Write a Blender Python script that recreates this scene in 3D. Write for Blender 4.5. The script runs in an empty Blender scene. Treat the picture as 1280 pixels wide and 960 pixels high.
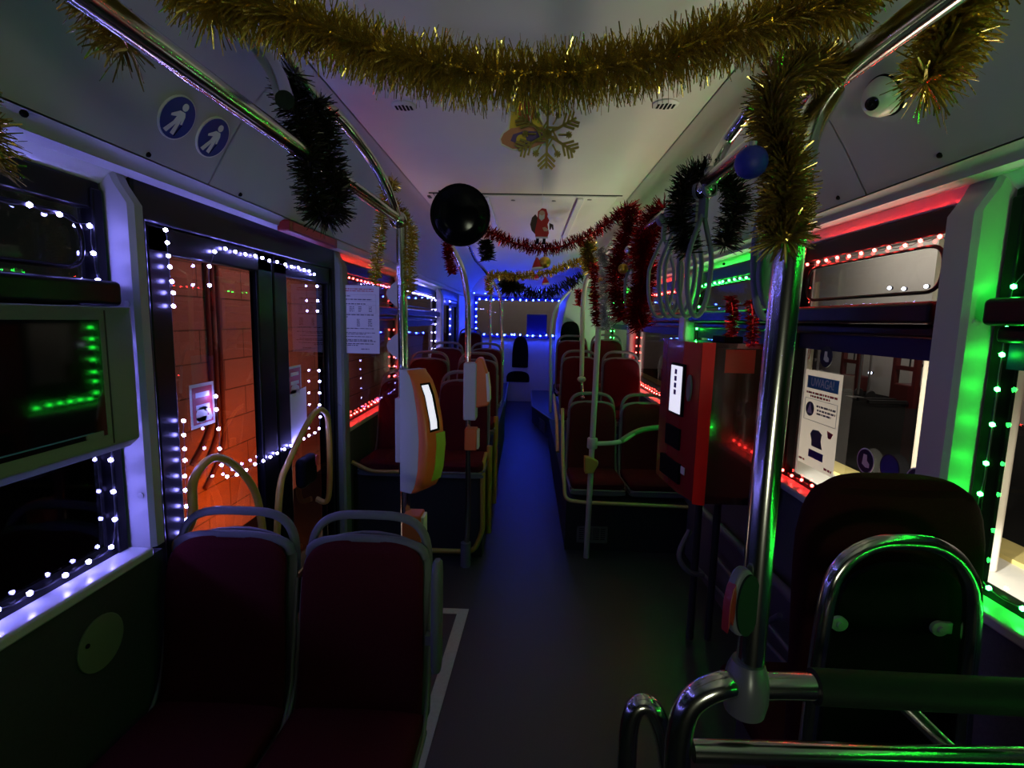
import bpy, bmesh, math, random
from mathutils import Vector as V, Matrix, Quaternion
random.seed(7)
R = random.random
PI = math.pi
SC = bpy.context.scene
COL = SC.collection

# ------------------------------------------------------------------ camera
F, H = 635.0, 1.6
_y = V((20, -80, F)).normalized()
_d = V((-115, 5020, F)); _d = (_d - _d.dot(_y) * _y).normalized()
_z = -_d
_x = _y.cross(_z)
EYE = V((0, 0, H))
def ray(px, py):
    c = V((px - 640, py - 480, F)); return V((_x.dot(c), _y.dot(c), _z.dot(c)))
def PY(px, py, v): r = ray(px, py); return EYE + r * (v / r.y)
def PX(px, py, v): r = ray(px, py); return EYE + r * (v / r.x)
def PZ(px, py, v): r = ray(px, py); return EYE + r * ((v - H) / r.z)
cam = bpy.data.objects.new('camera', bpy.data.cameras.new('camera'))
COL.objects.link(cam)
cx, cy, cz = V((_x.x, _y.x, _z.x)), -V((_x.y, _y.y, _z.y)), -V((_x.z, _y.z, _z.z))
cam.matrix_world = Matrix(((cx.x, cy.x, cz.x, 0), (cx.y, cy.y, cz.y, 0), (cx.z, cy.z, cz.z, H), (0, 0, 0, 1)))
cam.data.sensor_width = 36; cam.data.lens = F / 1280 * 36
cam.data.clip_start = .02; cam.data.clip_end = 100
SC.camera = cam
SC.view_settings.view_transform = 'Standard'; SC.view_settings.look = 'None'
SC.view_settings.gamma = 1; SC.view_settings.exposure = 0; SC.view_settings.use_curve_mapping = False
SC.cycles.use_denoising = True
SC.cycles.max_bounces = 6; SC.cycles.diffuse_bounces = 3; SC.cycles.glossy_bounces = 4
SC.cycles.transparent_max_bounces = 16
SC.cycles.sample_clamp_indirect = 3
SC.cycles.caustics_reflective = False; SC.cycles.caustics_refractive = False

# ------------------------------------------------------------------ materials
M = {}
def mat(name, col, rough=.5, metal=0, noise=0, nscale=40, bump=0, emit=None, es=1, spec=.5, coat=0):
    m = bpy.data.materials.new(name); m.use_nodes = True
    nt = m.node_tree; b = nt.nodes['Principled BSDF']
    c = (*col, 1)
    b.inputs['Base Color'].default_value = c
    b.inputs['Roughness'].default_value = rough; b.inputs['Metallic'].default_value = metal
    b.inputs['Specular IOR Level'].default_value = spec
    if coat: b.inputs['Coat Weight'].default_value = coat
    if noise or bump:
        tc = nt.nodes.new('ShaderNodeTexCoord'); n = nt.nodes.new('ShaderNodeTexNoise')
        n.inputs['Scale'].default_value = nscale; n.inputs['Detail'].default_value = 4
        nt.links.new(tc.outputs['Object'], n.inputs['Vector'])
        if noise:
            r = nt.nodes.new('ShaderNodeMixRGB'); r.blend_type = 'MIX'
            r.inputs[1].default_value = tuple(x * (1 - noise) for x in col) + (1,)
            r.inputs[2].default_value = tuple(min(1, x * (1 + noise)) for x in col) + (1,)
            nt.links.new(n.outputs['Fac'], r.inputs[0]); nt.links.new(r.outputs[0], b.inputs['Base Color'])
        if bump:
            bp = nt.nodes.new('ShaderNodeBump'); bp.inputs['Strength'].default_value = bump; bp.inputs['Distance'].default_value = .004
            nt.links.new(n.outputs['Fac'], bp.inputs['Height']); nt.links.new(bp.outputs[0], b.inputs['Normal'])
    if emit:
        b.inputs['Emission Color'].default_value = (*emit, 1); b.inputs['Emission Strength'].default_value = es
    M[name] = m; return m
def glass(name, tint, ior=1.5):
    m = bpy.data.materials.new(name); m.use_nodes = True; nt = m.node_tree; nt.nodes.clear()
    o = nt.nodes.new('ShaderNodeOutputMaterial'); mx = nt.nodes.new('ShaderNodeMixShader')
    t = nt.nodes.new('ShaderNodeBsdfTransparent'); g = nt.nodes.new('ShaderNodeBsdfGlossy'); fr = nt.nodes.new('ShaderNodeFresnel')
    t.inputs[0].default_value = (*tint, 1); g.inputs['Roughness'].default_value = .02; fr.inputs[0].default_value = ior
    ge = nt.nodes.new('ShaderNodeNewGeometry'); ml = nt.nodes.new('ShaderNodeMath'); ml.operation = 'SUBTRACT'; ml.use_clamp = True
    nt.links.new(fr.outputs[0], ml.inputs[0]); nt.links.new(ge.outputs['Backfacing'], ml.inputs[1])   # the inner face of the thin pane reflects nothing more
    nt.links.new(ml.outputs[0], mx.inputs[0]); nt.links.new(t.outputs[0], mx.inputs[1]); nt.links.new(g.outputs[0], mx.inputs[2])
    nt.links.new(mx.outputs[0], o.inputs[0]); M[name] = m
def bulbmat(name, col, s):
    m = bpy.data.materials.new(name); m.use_nodes = True; nt = m.node_tree; nt.nodes.clear()
    o = nt.nodes.new('ShaderNodeOutputMaterial'); e = nt.nodes.new('ShaderNodeEmission')
    e.inputs[0].default_value = (*col, 1); e.inputs[1].default_value = s
    nt.links.new(e.outputs[0], o.inputs[0]); M[name] = m

mat('ceiling_white', (.62, .60, .55), .45, noise=.04, nscale=6)
mat('cove_grey', (.42, .42, .41), .5, noise=.05, nscale=8)
mat('header_white', (.70, .69, .67), .25)
mat('pillar_grey', (.40, .39, .42), .42, noise=.03, nscale=20)
mat('ledge_grey', (.55, .54, .56), .3)
mat('wall_panel', (.035, .038, .044), .75, noise=.35, nscale=120, bump=.15)
mat('wall_beige', (.5, .48, .46), .6, noise=.05)
mat('rear_panel', (.62, .6, .64), .5, noise=.04)
mat('floor_vinyl', (.026, .027, .032), .42, noise=.35, nscale=160, bump=.12, spec=.6)
mat('rubber', (.005, .005, .006), .28, spec=.16)
mat('rubber_matt', (.012, .012, .014), .7)
mat('blue_strip', (.008, .010, .07), .5, spec=.2)
mat('steel', (.62, .6, .57), .17, 1)
mat('paint_tube', (.50, .50, .46), .32)
mat('yellow', (.46, .29, .045), .4, noise=.08)
mat('yellow_pale', (.50, .42, .16), .45, noise=.08)
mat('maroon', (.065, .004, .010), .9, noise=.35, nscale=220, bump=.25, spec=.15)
mat('shell', (.13, .13, .16), .5, noise=.08, nscale=60)
mat('shell_dark', (.03, .03, .035), .5)
mat('piping', (.20, .19, .19), .5)
mat('black', (.004, .004, .0045), .7, spec=.06)
mat('black_gloss', (.004, .004, .005), .05, spec=.5)
mat('mirror_black', (.003, .003, .004), .12, spec=.12)
mat('orange', (.72, .14, .03), .4)
mat('validator_grey', (.50, .50, .54), .5, noise=.05, nscale=200)
mat('lime', (.35, .55, .06), .35)
mat('screen_glow', (.8, .8, .9), .3, emit=(.85, .85, 1), es=.85)
mat('ink_screen', (.12, .08, .4), .5)
mat('machine_red', (.80, .010, .010), .45, spec=.25)
mat('machine_side', (.035, .016, .012), .12, coat=.6)
mat('machine_face', (.26, .012, .02), .25, coat=.4)
mat('red_plastic', (.22, .010, .010), .4)
mat('socket_grey', (.11, .105, .13), .28)
mat('wall_panel_right', (.075, .075, .095), .75, noise=.3, nscale=120, bump=.15)
mat('label_red', (.30, .012, .016), .3)
mat('podium_black', (.014, .014, .016), .7, noise=.3, nscale=120)
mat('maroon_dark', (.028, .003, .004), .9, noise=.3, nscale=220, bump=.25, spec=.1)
mat('gold', (.74, .57, .13), .2, .85)
mat('gold_dark', (.54, .40, .11), .2, .85)
mat('gold_matt', (.42, .33, .10), .42, .8, noise=.25, nscale=300)
mat('tinsel_red', (.42, .008, .012), .22, .85)
mat('tinsel_silver', (.75, .75, .78), .25, 1)
mat('tinsel_dark', (.020, .018, .010), .38, .6)
mat('bauble_blue', (.008, .014, .26), .55, noise=.2, nscale=400)
mat('bauble_gold', (.7, .42, .06), .3, .9)
mat('paper', (.72, .71, .74), .7)
mat('paper_pink', (.76, .70, .68), .7)
mat('ink', (.10, .10, .13), .7)
mat('ink_light', (.30, .29, .32), .7)
mat('ink_red', (.45, .05, .06), .6)
mat('sticker_red', (.42, .05, .05), .5)
mat('sticker_blue', (.012, .030, .22), .45)
mat('sticker_sky', (.06, .22, .42), .5)
mat('sticker_white', (.75, .75, .72), .5)
mat('sticker_cream', (.62, .60, .48), .5)
mat('navy_dark', (.012, .014, .05), .5)
mat('bell_yellow', (.75, .50, .05), .5)
mat('bell_red', (.62, .08, .02), .5)
mat('bell_pink', (.55, .22, .12), .5)
mat('bell_violet', (.12, .07, .22), .5)
mat('skin', (.65, .38, .27), .6)
mat('beard', (.70, .66, .62), .7)
mat('coat_red', (.50, .015, .015), .6)
mat('brown_dark', (.05, .02, .015), .6)
mat('camera_white', (.62, .63, .60), .35)
mat('disc_green', (.16, .19, .13), .6)
mat('plate_green', (.010, .028, .016), .6, spec=.12)
mat('sleeve', (.010, .012, .011), .6, spec=.2, bump=.1, nscale=200)
mat('vent_grey', (.16, .16, .15), .5)
mat('monitor_grey', (.17, .20, .155), .55, noise=.08, nscale=200, bump=.05)
mat('strap_grey', (.17, .18, .22), .45)
mat('wire', (.10, .10, .12), .5)
mat('mark_beige', (.40, .38, .30), .6, noise=.15, nscale=60)
mat('asphalt', (.007, .0065, .006), .9, spec=.1, noise=.4, nscale=5)
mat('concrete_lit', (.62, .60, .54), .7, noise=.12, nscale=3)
mat('kerb_yellow', (.55, .45, .16), .7, noise=.2, nscale=6)
mat('hall_wall', (.48, .44, .39), .8, noise=.06, nscale=2)
mat('hall_column', (.62, .56, .48), .8, noise=.05, nscale=2)
mat('ext_red', (.09, .012, .010), .5)
mat('ext_steel', (.30, .28, .26), .4, .7)
mat('ext_dark', (.02, .018, .018), .6)
mat('pipe_dark', (.14, .03, .02), .6)
mat('lamp_glow', (1, 1, 1), .4, emit=(.75, .82, 1), es=7)
glass('pane_clear', (.94, .95, .96), 1.5)
glass('pane_dark', (.62, .60, .60), 1.55)
bulbmat('led_white', (.25, .23, 1.0), 125)
bulbmat('led_red', (1.0, .025, .02), 85)
bulbmat('led_green', (.015, 1.0, .05), 130)
bulbmat('led_blue', (.02, .05, 1.0), 260)
# brick wall
m = mat('brick', (.3, .1, .06), .85); nt = m.node_tree; b = nt.nodes['Principled BSDF']
tc = nt.nodes.new('ShaderNodeTexCoord'); mp = nt.nodes.new('ShaderNodeMapping'); bk = nt.nodes.new('ShaderNodeTexBrick')
mp.inputs['Rotation'].default_value = (PI / 2, 0, PI / 2)
bk.inputs['Color1'].default_value = (.36, .14, .10, 1); bk.inputs['Color2'].default_value = (.32, .12, .09, 1); bk.inputs['Mortar'].default_value = (.10, .035, .02, 1)
bk.inputs['Scale'].default_value = 1; bk.inputs['Mortar Size'].default_value = .006; bk.inputs['Brick Width'].default_value = .62; bk.inputs['Row Height'].default_value = .26
sp = nt.nodes.new('ShaderNodeSeparateXYZ'); cb = nt.nodes.new('ShaderNodeCombineXYZ')
nt.links.new(tc.outputs['Object'], sp.inputs[0]); nt.links.new(sp.outputs['Y'], cb.inputs['X']); nt.links.new(sp.outputs['Z'], cb.inputs['Y'])
nt.links.new(cb.outputs[0], bk.inputs['Vector']); nt.links.new(bk.outputs['Color'], b.inputs['Base Color'])

m = bpy.data.materials.new('paper_thin'); m.use_nodes = True; nt = m.node_tree; nt.nodes.clear(); M['paper_thin'] = m
o = nt.nodes.new('ShaderNodeOutputMaterial'); mx = nt.nodes.new('ShaderNodeMixShader'); d = nt.nodes.new('ShaderNodeBsdfDiffuse'); t = nt.nodes.new('ShaderNodeBsdfTranslucent')
d.inputs[0].default_value = (.74, .69, .67, 1); t.inputs[0].default_value = (.74, .66, .6, 1); mx.inputs[0].default_value = .45
nt.links.new(d.outputs[0], mx.inputs[1]); nt.links.new(t.outputs[0], mx.inputs[2]); nt.links.new(mx.outputs[0], o.inputs[0])

# ------------------------------------------------------------------ mesh builder
def rrect(w, t, n=28, p=4.0):
    o = []
    for i in range(n):
        a = 2 * PI * (i + .5) / n; c, s = math.cos(a), math.sin(a)
        o.append((w / 2 * math.copysign(abs(c) ** (2 / p), c), t / 2 * math.copysign(abs(s) ** (2 / p), s)))
    return o
def spline(pts, n=12, closed=False):
    pts = [V(p) for p in pts]; o = []; N = len(pts)
    for i in range(N if closed else N - 1):
        g = (lambda k: pts[k % N]) if closed else (lambda k: pts[max(0, min(N - 1, k))])
        a, b_, c, d = g(i - 1), g(i), g(i + 1), g(i + 2)
        for k in range(n):
            t = k / n
            o.append(.5 * ((2 * b_) + (c - a) * t + (2 * a - 5 * b_ + 4 * c - d) * t * t + (3 * b_ - a - 3 * c + d) * t ** 3))
    if not closed: o.append(pts[-1])
    return o
def fillet(pts, r, n=6):
    pts = [V(p) for p in pts]; o = [pts[0]]
    for i in range(1, len(pts) - 1):
        a, b_, c = pts[i - 1], pts[i], pts[i + 1]
        k = min(r, (a - b_).length * .49, (c - b_).length * .49)
        p, q = b_ + (a - b_).normalized() * k, b_ + (c - b_).normalized() * k
        for j in range(n + 1):
            t = j / n; o.append(p * (1 - t) ** 2 + b_ * 2 * t * (1 - t) + q * t * t)
    o.append(pts[-1]); return o
def lerp_tab(tab, s):
    for (a, va), (b2, vb) in zip(tab, tab[1:]):
        if a <= s <= b2: return va + (vb-va)*(s-a)/(b2-a)
    return tab[-1][1]
class Fr:
    """flat frame: u right, v up, n outwards"""
    def __init__(s, o, u, v): s.o, s.u, s.v = V(o), V(u).normalized(), V(v).normalized(); s.n = s.u.cross(s.v)
    def __call__(s, a, b, c=0): return s.o + s.u * a + s.v * b + s.n * c
class MB:
    def __init__(s): s.v, s.f, s.mi, s.sm, s.cur, s.smooth = [], [], [], [], 0, True
    def add(s, vs, fs, smooth=None):
        k = len(s.v); s.v += [V(x) for x in vs]
        for f in fs: s.f.append([i + k for i in f]); s.mi.append(s.cur); s.sm.append(s.smooth if smooth is None else smooth)
    def box(s, c, d, rz=0, fr=None):
        x, y, z = (q / 2 for q in d); vs = []
        for X, Y, Z in ((-x,-y,-z),(x,-y,-z),(x,y,-z),(-x,y,-z),(-x,-y,z),(x,-y,z),(x,y,z),(-x,y,z)):
            p = V((X, Y, Z)); p.rotate(Quaternion((0, 0, 1), rz)); vs.append(p + V(c))
        s.add(vs, [(0,3,2,1),(4,5,6,7),(0,1,5,4),(1,2,6,5),(2,3,7,6),(3,0,4,7)], False); return s
    def bx(s, x0, x1, y0, y1, z0, z1): return s.box(((x0+x1)/2,(y0+y1)/2,(z0+z1)/2),(abs(x1-x0),abs(y1-y0),abs(z1-z0)))
    def loft(s, rings, cap=True, closed=False):
        n = len(rings[0]); vs = [p for r in rings for p in r]; fs = []; m = len(rings)
        for i in range(m if closed else m - 1):
            for j in range(n):
                a, b_ = i * n + j, i * n + (j + 1) % n; c, d = ((i + 1) % m) * n + (j + 1) % n, ((i + 1) % m) * n + j
                fs.append((a, b_, c, d))
        if cap and not closed: fs += [tuple(range(n))[::-1], tuple((m - 1) * n + j for j in range(n))]
        s.add(vs, fs); return s
    def tube(s, pts, r, seg=14, closed=False, flat=1.0):
        pts = [V(p) for p in pts]; N = len(pts); rings = []; up = None
        for i in range(N):
            a = pts[(i - 1) % N] if (closed or i) else pts[0]; b_ = pts[(i + 1) % N] if (closed or i < N - 1) else pts[-1]
            t = (b_ - a).normalized()
            if up is None:
                up = t.orthogonal().normalized()
                if abs(t.z) < .9: up = (V((0, 0, 1)) - t * t.z).normalized()
            else: up = (up - t * up.dot(t)).normalized()
            w = t.cross(up); rr = r(i / (N - 1)) if callable(r) else r
            rings.append([pts[i] + (up * math.cos(2*PI*k/seg) + w * math.sin(2*PI*k/seg) * flat) * rr for k in range(seg)])
        return s.loft(rings, closed=closed)
    def lathe(s, prof, c, ax=(0, 0, 1), seg=28):
        ax = V(ax).normalized(); u = ax.orthogonal().normalized(); w = ax.cross(u); c = V(c)
        return s.loft([[c + ax * h + (u * math.cos(2*PI*k/seg) + w * math.sin(2*PI*k/seg)) * max(r, 1e-4) for k in range(seg)] for r, h in prof])
    def ball(s, c, r, sx=1, sy=1, sz=1, seg=20):
        c = V(c); rings = []
        for i in range(seg // 2 + 1):
            a = -PI/2 + PI * i / (seg // 2)
            rings.append([c + V((math.cos(a)*math.cos(2*PI*k/seg)*r*sx + 1e-6, math.cos(a)*math.sin(2*PI*k/seg)*r*sy, math.sin(a)*r*sz)) for k in range(seg)])
        return s.loft(rings)
    def prism(s, poly, fr, d, c=0):
        n = len(poly)
        vs = [fr(a, b_, c) for a, b_ in poly] + [fr(a, b_, c + d) for a, b_ in poly]
        s.add(vs, [tuple(range(n))[::-1], tuple(range(n, 2*n))] + [(i, (i+1) % n, n + (i+1) % n, n + i) for i in range(n)], False); return s
    def rect(s, fr, a0, a1, b0, b1, d, c=0): return s.prism([(a0,b0),(a1,b0),(a1,b1),(a0,b1)], fr, d, c)
    def disc(s, fr, a, b_, ra, rb, d, c=0, n=32): return s.prism([(a+ra*math.cos(2*PI*i/n), b_+rb*math.sin(2*PI*i/n)) for i in range(n)], fr, d, c)
    def build(s, name, mats, parent=None, local=False, bevel=0, angle=40):
        me = bpy.data.meshes.new(name)
        off = V((0, 0, 0))
        if parent is not None:
            if not local: off = WL[parent.name]
        elif not local:
            xs = [p.x for p in s.v]; ys = [p.y for p in s.v]; off = V(((min(xs)+max(xs))/2, (min(ys)+max(ys))/2, min(p.z for p in s.v)))
        me.from_pydata([p - off for p in s.v], [], s.f)
        me.polygons.foreach_set('material_index', s.mi); me.polygons.foreach_set('use_smooth', s.sm)
        bm = bmesh.new(); bm.from_mesh(me); bmesh.ops.recalc_face_normals(bm, faces=bm.faces); bm.to_mesh(me); bm.free()
        for q in (mats if isinstance(mats, (list, tuple)) else [mats]): me.materials.append(M[q])
        me.set_sharp_from_angle(angle=math.radians(angle)); me.update()
        o = bpy.data.objects.new(name, me); COL.objects.link(o)
        if parent is not None: o.parent = parent; WL[o.name] = WL[parent.name] + (V((0,0,0)))
        else: o.location = off; WL[o.name] = off.copy()
        if bevel:
            md = o.modifiers.new('bevel', 'BEVEL'); md.width = bevel; md.segments = 3; md.limit_method = 'ANGLE'
            me.polygons.foreach_set('use_smooth', [True] * len(me.polygons)); me.set_sharp_from_angle(angle=math.radians(180))
            md.harden_normals = True
        return o
WL = {}
def tag(o, label, cat, group=None, kind=None):
    if label: o['label'] = label
    if cat: o['category'] = cat
    if group: o['group'] = group
    if kind: o['kind'] = kind
    return o
def thing(name, label, cat, loc=(0,0,0), rz=0, group=None):
    o = bpy.data.objects.new(name, None); COL.objects.link(o); o.location = loc; o.rotation_euler = (0,0,rz)
    o.empty_display_size = .05
    WL[o.name] = V(loc); return tag(o, label, cat, group)
def struct(name, mb, mats, label=None, cat=None, bevel=0):
    o = mb.build(name, mats, bevel=bevel); return tag(o, label, cat, None, 'structure')
def dup(root, loc, rz=None, label=None, group=None):
    r = root.copy(); COL.objects.link(r); r.location = loc; WL[r.name] = V(loc)
    if rz is not None: r.rotation_euler = (0,0,rz)
    if label: r['label'] = label
    if group: r['group'] = group
    for ch in list(root.children):
        c = ch.copy(); COL.objects.link(c); c.parent = r
        for g in ch.children:
            d = g.copy(); COL.objects.link(d); d.parent = c
    return r

# ------------------------------------------------------------------ setting: the bus shell
YR = 9.2                                     # rear wall
FX, GX, TOP = 1.14, 1.21, 1.93               # inner face, glass plane, window head
SILL = {-1: .885, 1: .92}
Y0 = -1.2
mb = MB()
mb.add([(-1.25,Y0,0),(1.25,Y0,0),(1.25,5,0),(-1.25,5,0),(1.25,8,.12),(-1.25,8,.12),(1.25,YR,.12),(-1.25,YR,.12)], [(0,1,2,3),(3,2,4,5),(5,4,6,7)])
mb.add([(-1.25,Y0,-.1),(1.25,Y0,-.1),(1.25,YR,-.1),(-1.25,YR,-.1)], [(0,3,2,1)])
struct('floor', mb, 'floor_vinyl', 'dark grey speckled bus floor running down the aisle', 'floor')
# ceiling and cove profile per side
mb = MB()
CZ = 2.40
mb.add([(-.72,Y0,CZ),(-.72,YR,CZ),(.63,YR,CZ),(.63,Y0,CZ),(-.72,Y0,CZ+.05),(-.72,YR,CZ+.05),(.63,YR,CZ+.05),(.63,Y0,CZ+.05)], [(0,3,2,1),(4,5,6,7)], False)
struct('ceiling', mb, 'ceiling_white', 'pale flat centre panel of the bus ceiling', 'ceiling')
def COVE(x0): return [(x0, 2.399), (x0+.05, 2.392), (.82, 2.358), (.88, 2.305), (.94, 2.232), (1.00, 2.14), (1.04, 2.072), (1.07, 2.022)]
def cove(sx):
    x0 = .725 if sx < 0 else .635
    prof = COVE(x0)
    p2 = [(1.071, 2.018), (1.095, 2.0), (1.10, 1.985)]
    seams = [-1.2, .35, 1.72, 3.1, 4.7, 6.4, 9.2]
    mb = MB()
    def sheet(P, a, b):
        vs = [(sx*x, a, z) for x, z in P] + [(sx*x, b, z) for x, z in P]; n = len(P)
        mb.add(vs, [(i, i+1, n+i+1, n+i) for i in range(n-1)])
    for a, b in zip(seams, seams[1:]): sheet(prof, a+.002, b-.002); sheet(p2, a, b)
    sheet([(x+.01*(i > 2), z+.012) for i, (x, z) in enumerate(prof)] + [(1.3, 2.05)], Y0, YR)
    mb.cur = 1
    sheet([(1.10, 1.984), (1.16, 1.982), (1.165, 1.995)], Y0, YR)
    n_ = 'trim_1' if sx < 0 else 'trim_2'
    o = struct(n_, mb, ['cove_grey', 'header_white'], 'grey curved cove panel above the %s windows' % ('left' if sx < 0 else 'right'), 'panel')
    for px, py in ([(185,193),(300,243),(30,142)] if sx < 0 else [(1175,194),(1048,247),(905,330)]):
        # find point on the cove under the pixel
        best = None
        for i in range(200):
            t = .82 + .25 * i / 200; p = PX(px, py, sx * t)
            for (xa, za), (xb, zb) in zip(prof, prof[1:]):
                if xa <= t <= xb:
                    e = abs(p.z - (za + (zb-za)*(t-xa)/(xb-xa)))
                    if best is None or e < best[0]: best = (e, p)
        s_ = MB().ball(best[1], .008, seg=10); s_.build('screw', 'black', o)
    # header above the windows
    mb = MB(); sheet([(1.165, 1.993), (1.20, 1.955), (1.24, TOP)], Y0, YR); sheet([(1.24, TOP), (1.27, 2.05)], Y0, YR)
    struct('trim_3' if sx < 0 else 'trim_4', mb, 'header_white', 'glossy pale strip over the %s window tops catching the light string' % ('left' if sx < 0 else 'right'), 'trim')
cove(-1); cove(1)

def wall_low(sx, spans, name, label):
    mb = MB()
    for a, b in spans: mb.bx(sx*FX, sx*1.27, a, b, 0, SILL[sx] - .03)
    struct(name, mb, 'wall_panel' if sx < 0 else 'wall_panel_right', label, 'wall')
wall_low(-1, [(Y0, 1.50), (3.16, 6.75), (8.45, YR)], 'wall_left', 'dark lower side panel under the left windows')
wall_low(1, [(Y0, YR)], 'wall_right', 'dark lower side panel under the right windows')
TN = [5]
def pillar(sx, y0, y1, label, dx=.02, m='pillar_grey', z0=None):
    mb = MB(); z0 = SILL[sx] if z0 is None else z0
    x0, x1 = FX - dx, 1.27
    poly = [(x1, y0), (x0+.012, y0), (x0, y0+.012), (x0, y1-.012), (x0+.012, y1), (x1, y1)]
    r = [[V((sx*x, y, z)) for x, y in poly] for z in (z0, 1.90)]
    r.append([V((sx*(x+(.035 if x < 1.2 else 0)), y, 1.955)) for x, y in poly]); r.append([V((sx*(x+(.05 if x < 1.2 else 0)), y, 1.99)) for x, y in poly])
    mb.loft(r)
    o = struct('trim_%d' % TN[0], mb, m, label, 'pillar'); TN[0] += 1
    s_ = MB()
    for z in (1.05, 1.62): s_.lathe([(.009, 0), (.009, .003), (.004, .005)], (sx*(FX-dx+.03), y0, z), (0, -1, 0), 14)
    s_.build('screw_cover', m, o)
pillar(-1, 1.44, 1.495, 'pale window pillar left of the middle door lit violet')
pillar(-1, 3.06, 3.17, 'slim olive post on the far side of the middle door', m='monitor_grey', z0=0)
pillar(-1, 4.58, 4.74, 'left window pillar behind the red lit window')
pillar(-1, 6.62, 6.78, 'left window pillar beyond the white lit far window')
pillar(1, 1.352, 1.46, 'near right window pillar with one green lit face')
pillar(1, 2.34, 2.46, 'right window pillar behind the steel pole')
pillar(1, 3.70, 3.84, 'right window pillar lit green behind the ticket machine')
pillar(1, 5.66, 5.82, 'far right window pillar lit green')

WN = [1]
def window(sx, y0, y1, label, rings=True, tr=(1.60, 1.68)):
    o = thing('window_%d' % WN[0], label, 'window', (sx*GX, (y0+y1)/2, SILL[sx])); o['kind'] = 'structure'; WN[0] += 1
    z0, z1 = SILL[sx], TOP
    mb = MB(); c = sx * (GX + .02)
    def bar(ya, yb, za, zb, d=.03): mb.bx(sx*(GX-d), sx*(GX+.03), ya, yb, za, zb)
    bar(y0, y1, z1-.055, z1+.02, .012); bar(y0, y1, z0-.03, z0+.02, .01); bar(y0, y0+.035, z0, z1, .02); bar(y1-.035, y1, z0, z1, .02)
    mb.build('frame', 'rubber', o, bevel=.006)
    mb = MB().bx(sx*(GX-.075), sx*(GX+.02), y0+.02, y1-.02, tr[0]+.012, tr[1]); mb.bx(sx*(GX-.035), sx*(GX+.02), y0+.02, y1-.02, tr[0]-.03, tr[0]+.012)
    mb.build('transom', 'rubber', o, bevel=.014)
    MB().bx(sx*(GX-.006), sx*(GX+.012), y0+.035, y1-.035, tr[0]-.095, tr[0]-.03).build('sun_strip', 'blue_strip', o)
    MB().bx(sx*(GX), sx*(GX+.006), y0+.03, y1-.03, tr[1]-.01, z1-.05).build('pane', 'pane_clear', o)
    MB().bx(sx*(GX), sx*(GX+.006), y0+.03, y1-.03, z0+.01, tr[0]-.02).build('pane', 'pane_clear', o)
    MB().bx(sx*(FX-.012), sx*(GX-.005), y0-.02, y1+.02, z0-.03, z0).build('sill', 'ledge_grey', o, bevel=.008)
    # moulded inner frame of the tilting vent
    q = MB(); a, b_, t, u = y0+.07, y1-.07, tr[1]+.03, z1-.085
    q.tube(fillet([(sx*(GX-.012), (a+b_)/2, t), (sx*(GX-.012), a, t), (sx*(GX-.012), a, u), (sx*(GX-.012), b_, u), (sx*(GX-.012), b_, t), (sx*(GX-.012), (a+b_)/2, t)], .06), .006, 8)
    q.build('vent_frame', 'rubber', o)
    return o
window(-1, -.9, 1.43, 'front left window beside the screen, framed in white lights')
window(-1, 3.18, 4.57, 'left window past the middle door framed in red lights')
window(-1, 4.76, 6.61, 'far left window framed in white lights')
window(1, -.9, 1.345, 'front right window framed in green lights')
window(1, 1.47, 2.33, 'right window framed in red lights with the notice on it')
window(1, 2.47, 3.69, 'right window framed in green lights behind the ticket machine')
window(1, 3.85, 5.65, 'right window framed in red lights behind the seats')
window(1, 5.83, 7.4, 'rearmost right window framed in green lights')

# doors
def door(n, y0, y1, label, far=False):
    o = thing('door_%d' % n, label, 'door', (-1.2, (y0+y1)/2, 0)); o['kind'] = 'structure'
    ym = (y0+y1)/2 + .04
    mb = MB().bx(-1.16, -1.26, y0, y1, 1.87, 1.99).bx(-1.16, -1.26, y0, y0+.05, 0, 1.9).bx(-1.16, -1.26, y1-.05, y1, 0, 1.9)
    mb.build('door_frame', 'rubber', o, bevel=.01)
    for k, (a, b_) in enumerate(((y0+.05, ym-.005), (ym+.005, y1-.05))):
        f = MB(); w0, w1 = (.10, .13) if k == 0 else (.13, .045)
        f.bx(-1.165, -1.205, a, a+w0, .04, 1.87).bx(-1.165, -1.205, b_-w1, b_, .04, 1.87).bx(-1.165, -1.205, a, b_, 1.78, 1.87).bx(-1.165, -1.205, a, b_, .04, .22)
        lf = f.build('door_leaf', 'rubber', o, bevel=.01)
        MB().bx(-1.185, -1.191, a+w0-.01, b_-w1+.01, .2, 1.80).build('pane', 'pane_dark', lf)
    if not far:
        for pts in ([(240,650),(242,600),(268,572),(300,588),(322,625),(330,700)], [(343,700),(350,610),(362,575),(390,520),(404,513),(411,535),(411,620)]):
            P = [PX(px, py, -1.10) for px, py in pts]
            P = [V((-1.17, P[0].y, P[0].z - .1))] + P + [V((-1.17, P[-1].y, P[-1].z - .02))]
            MB().tube(spline(P, 8), .015, 12).build('grab_handle', 'yellow', o)
    return o
door(1, 1.50, 3.06, 'black double-leaf middle door with tinted glass and yellow handles')
door(2, 6.80, 8.40, 'dark rear door far down the left side', True)
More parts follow.
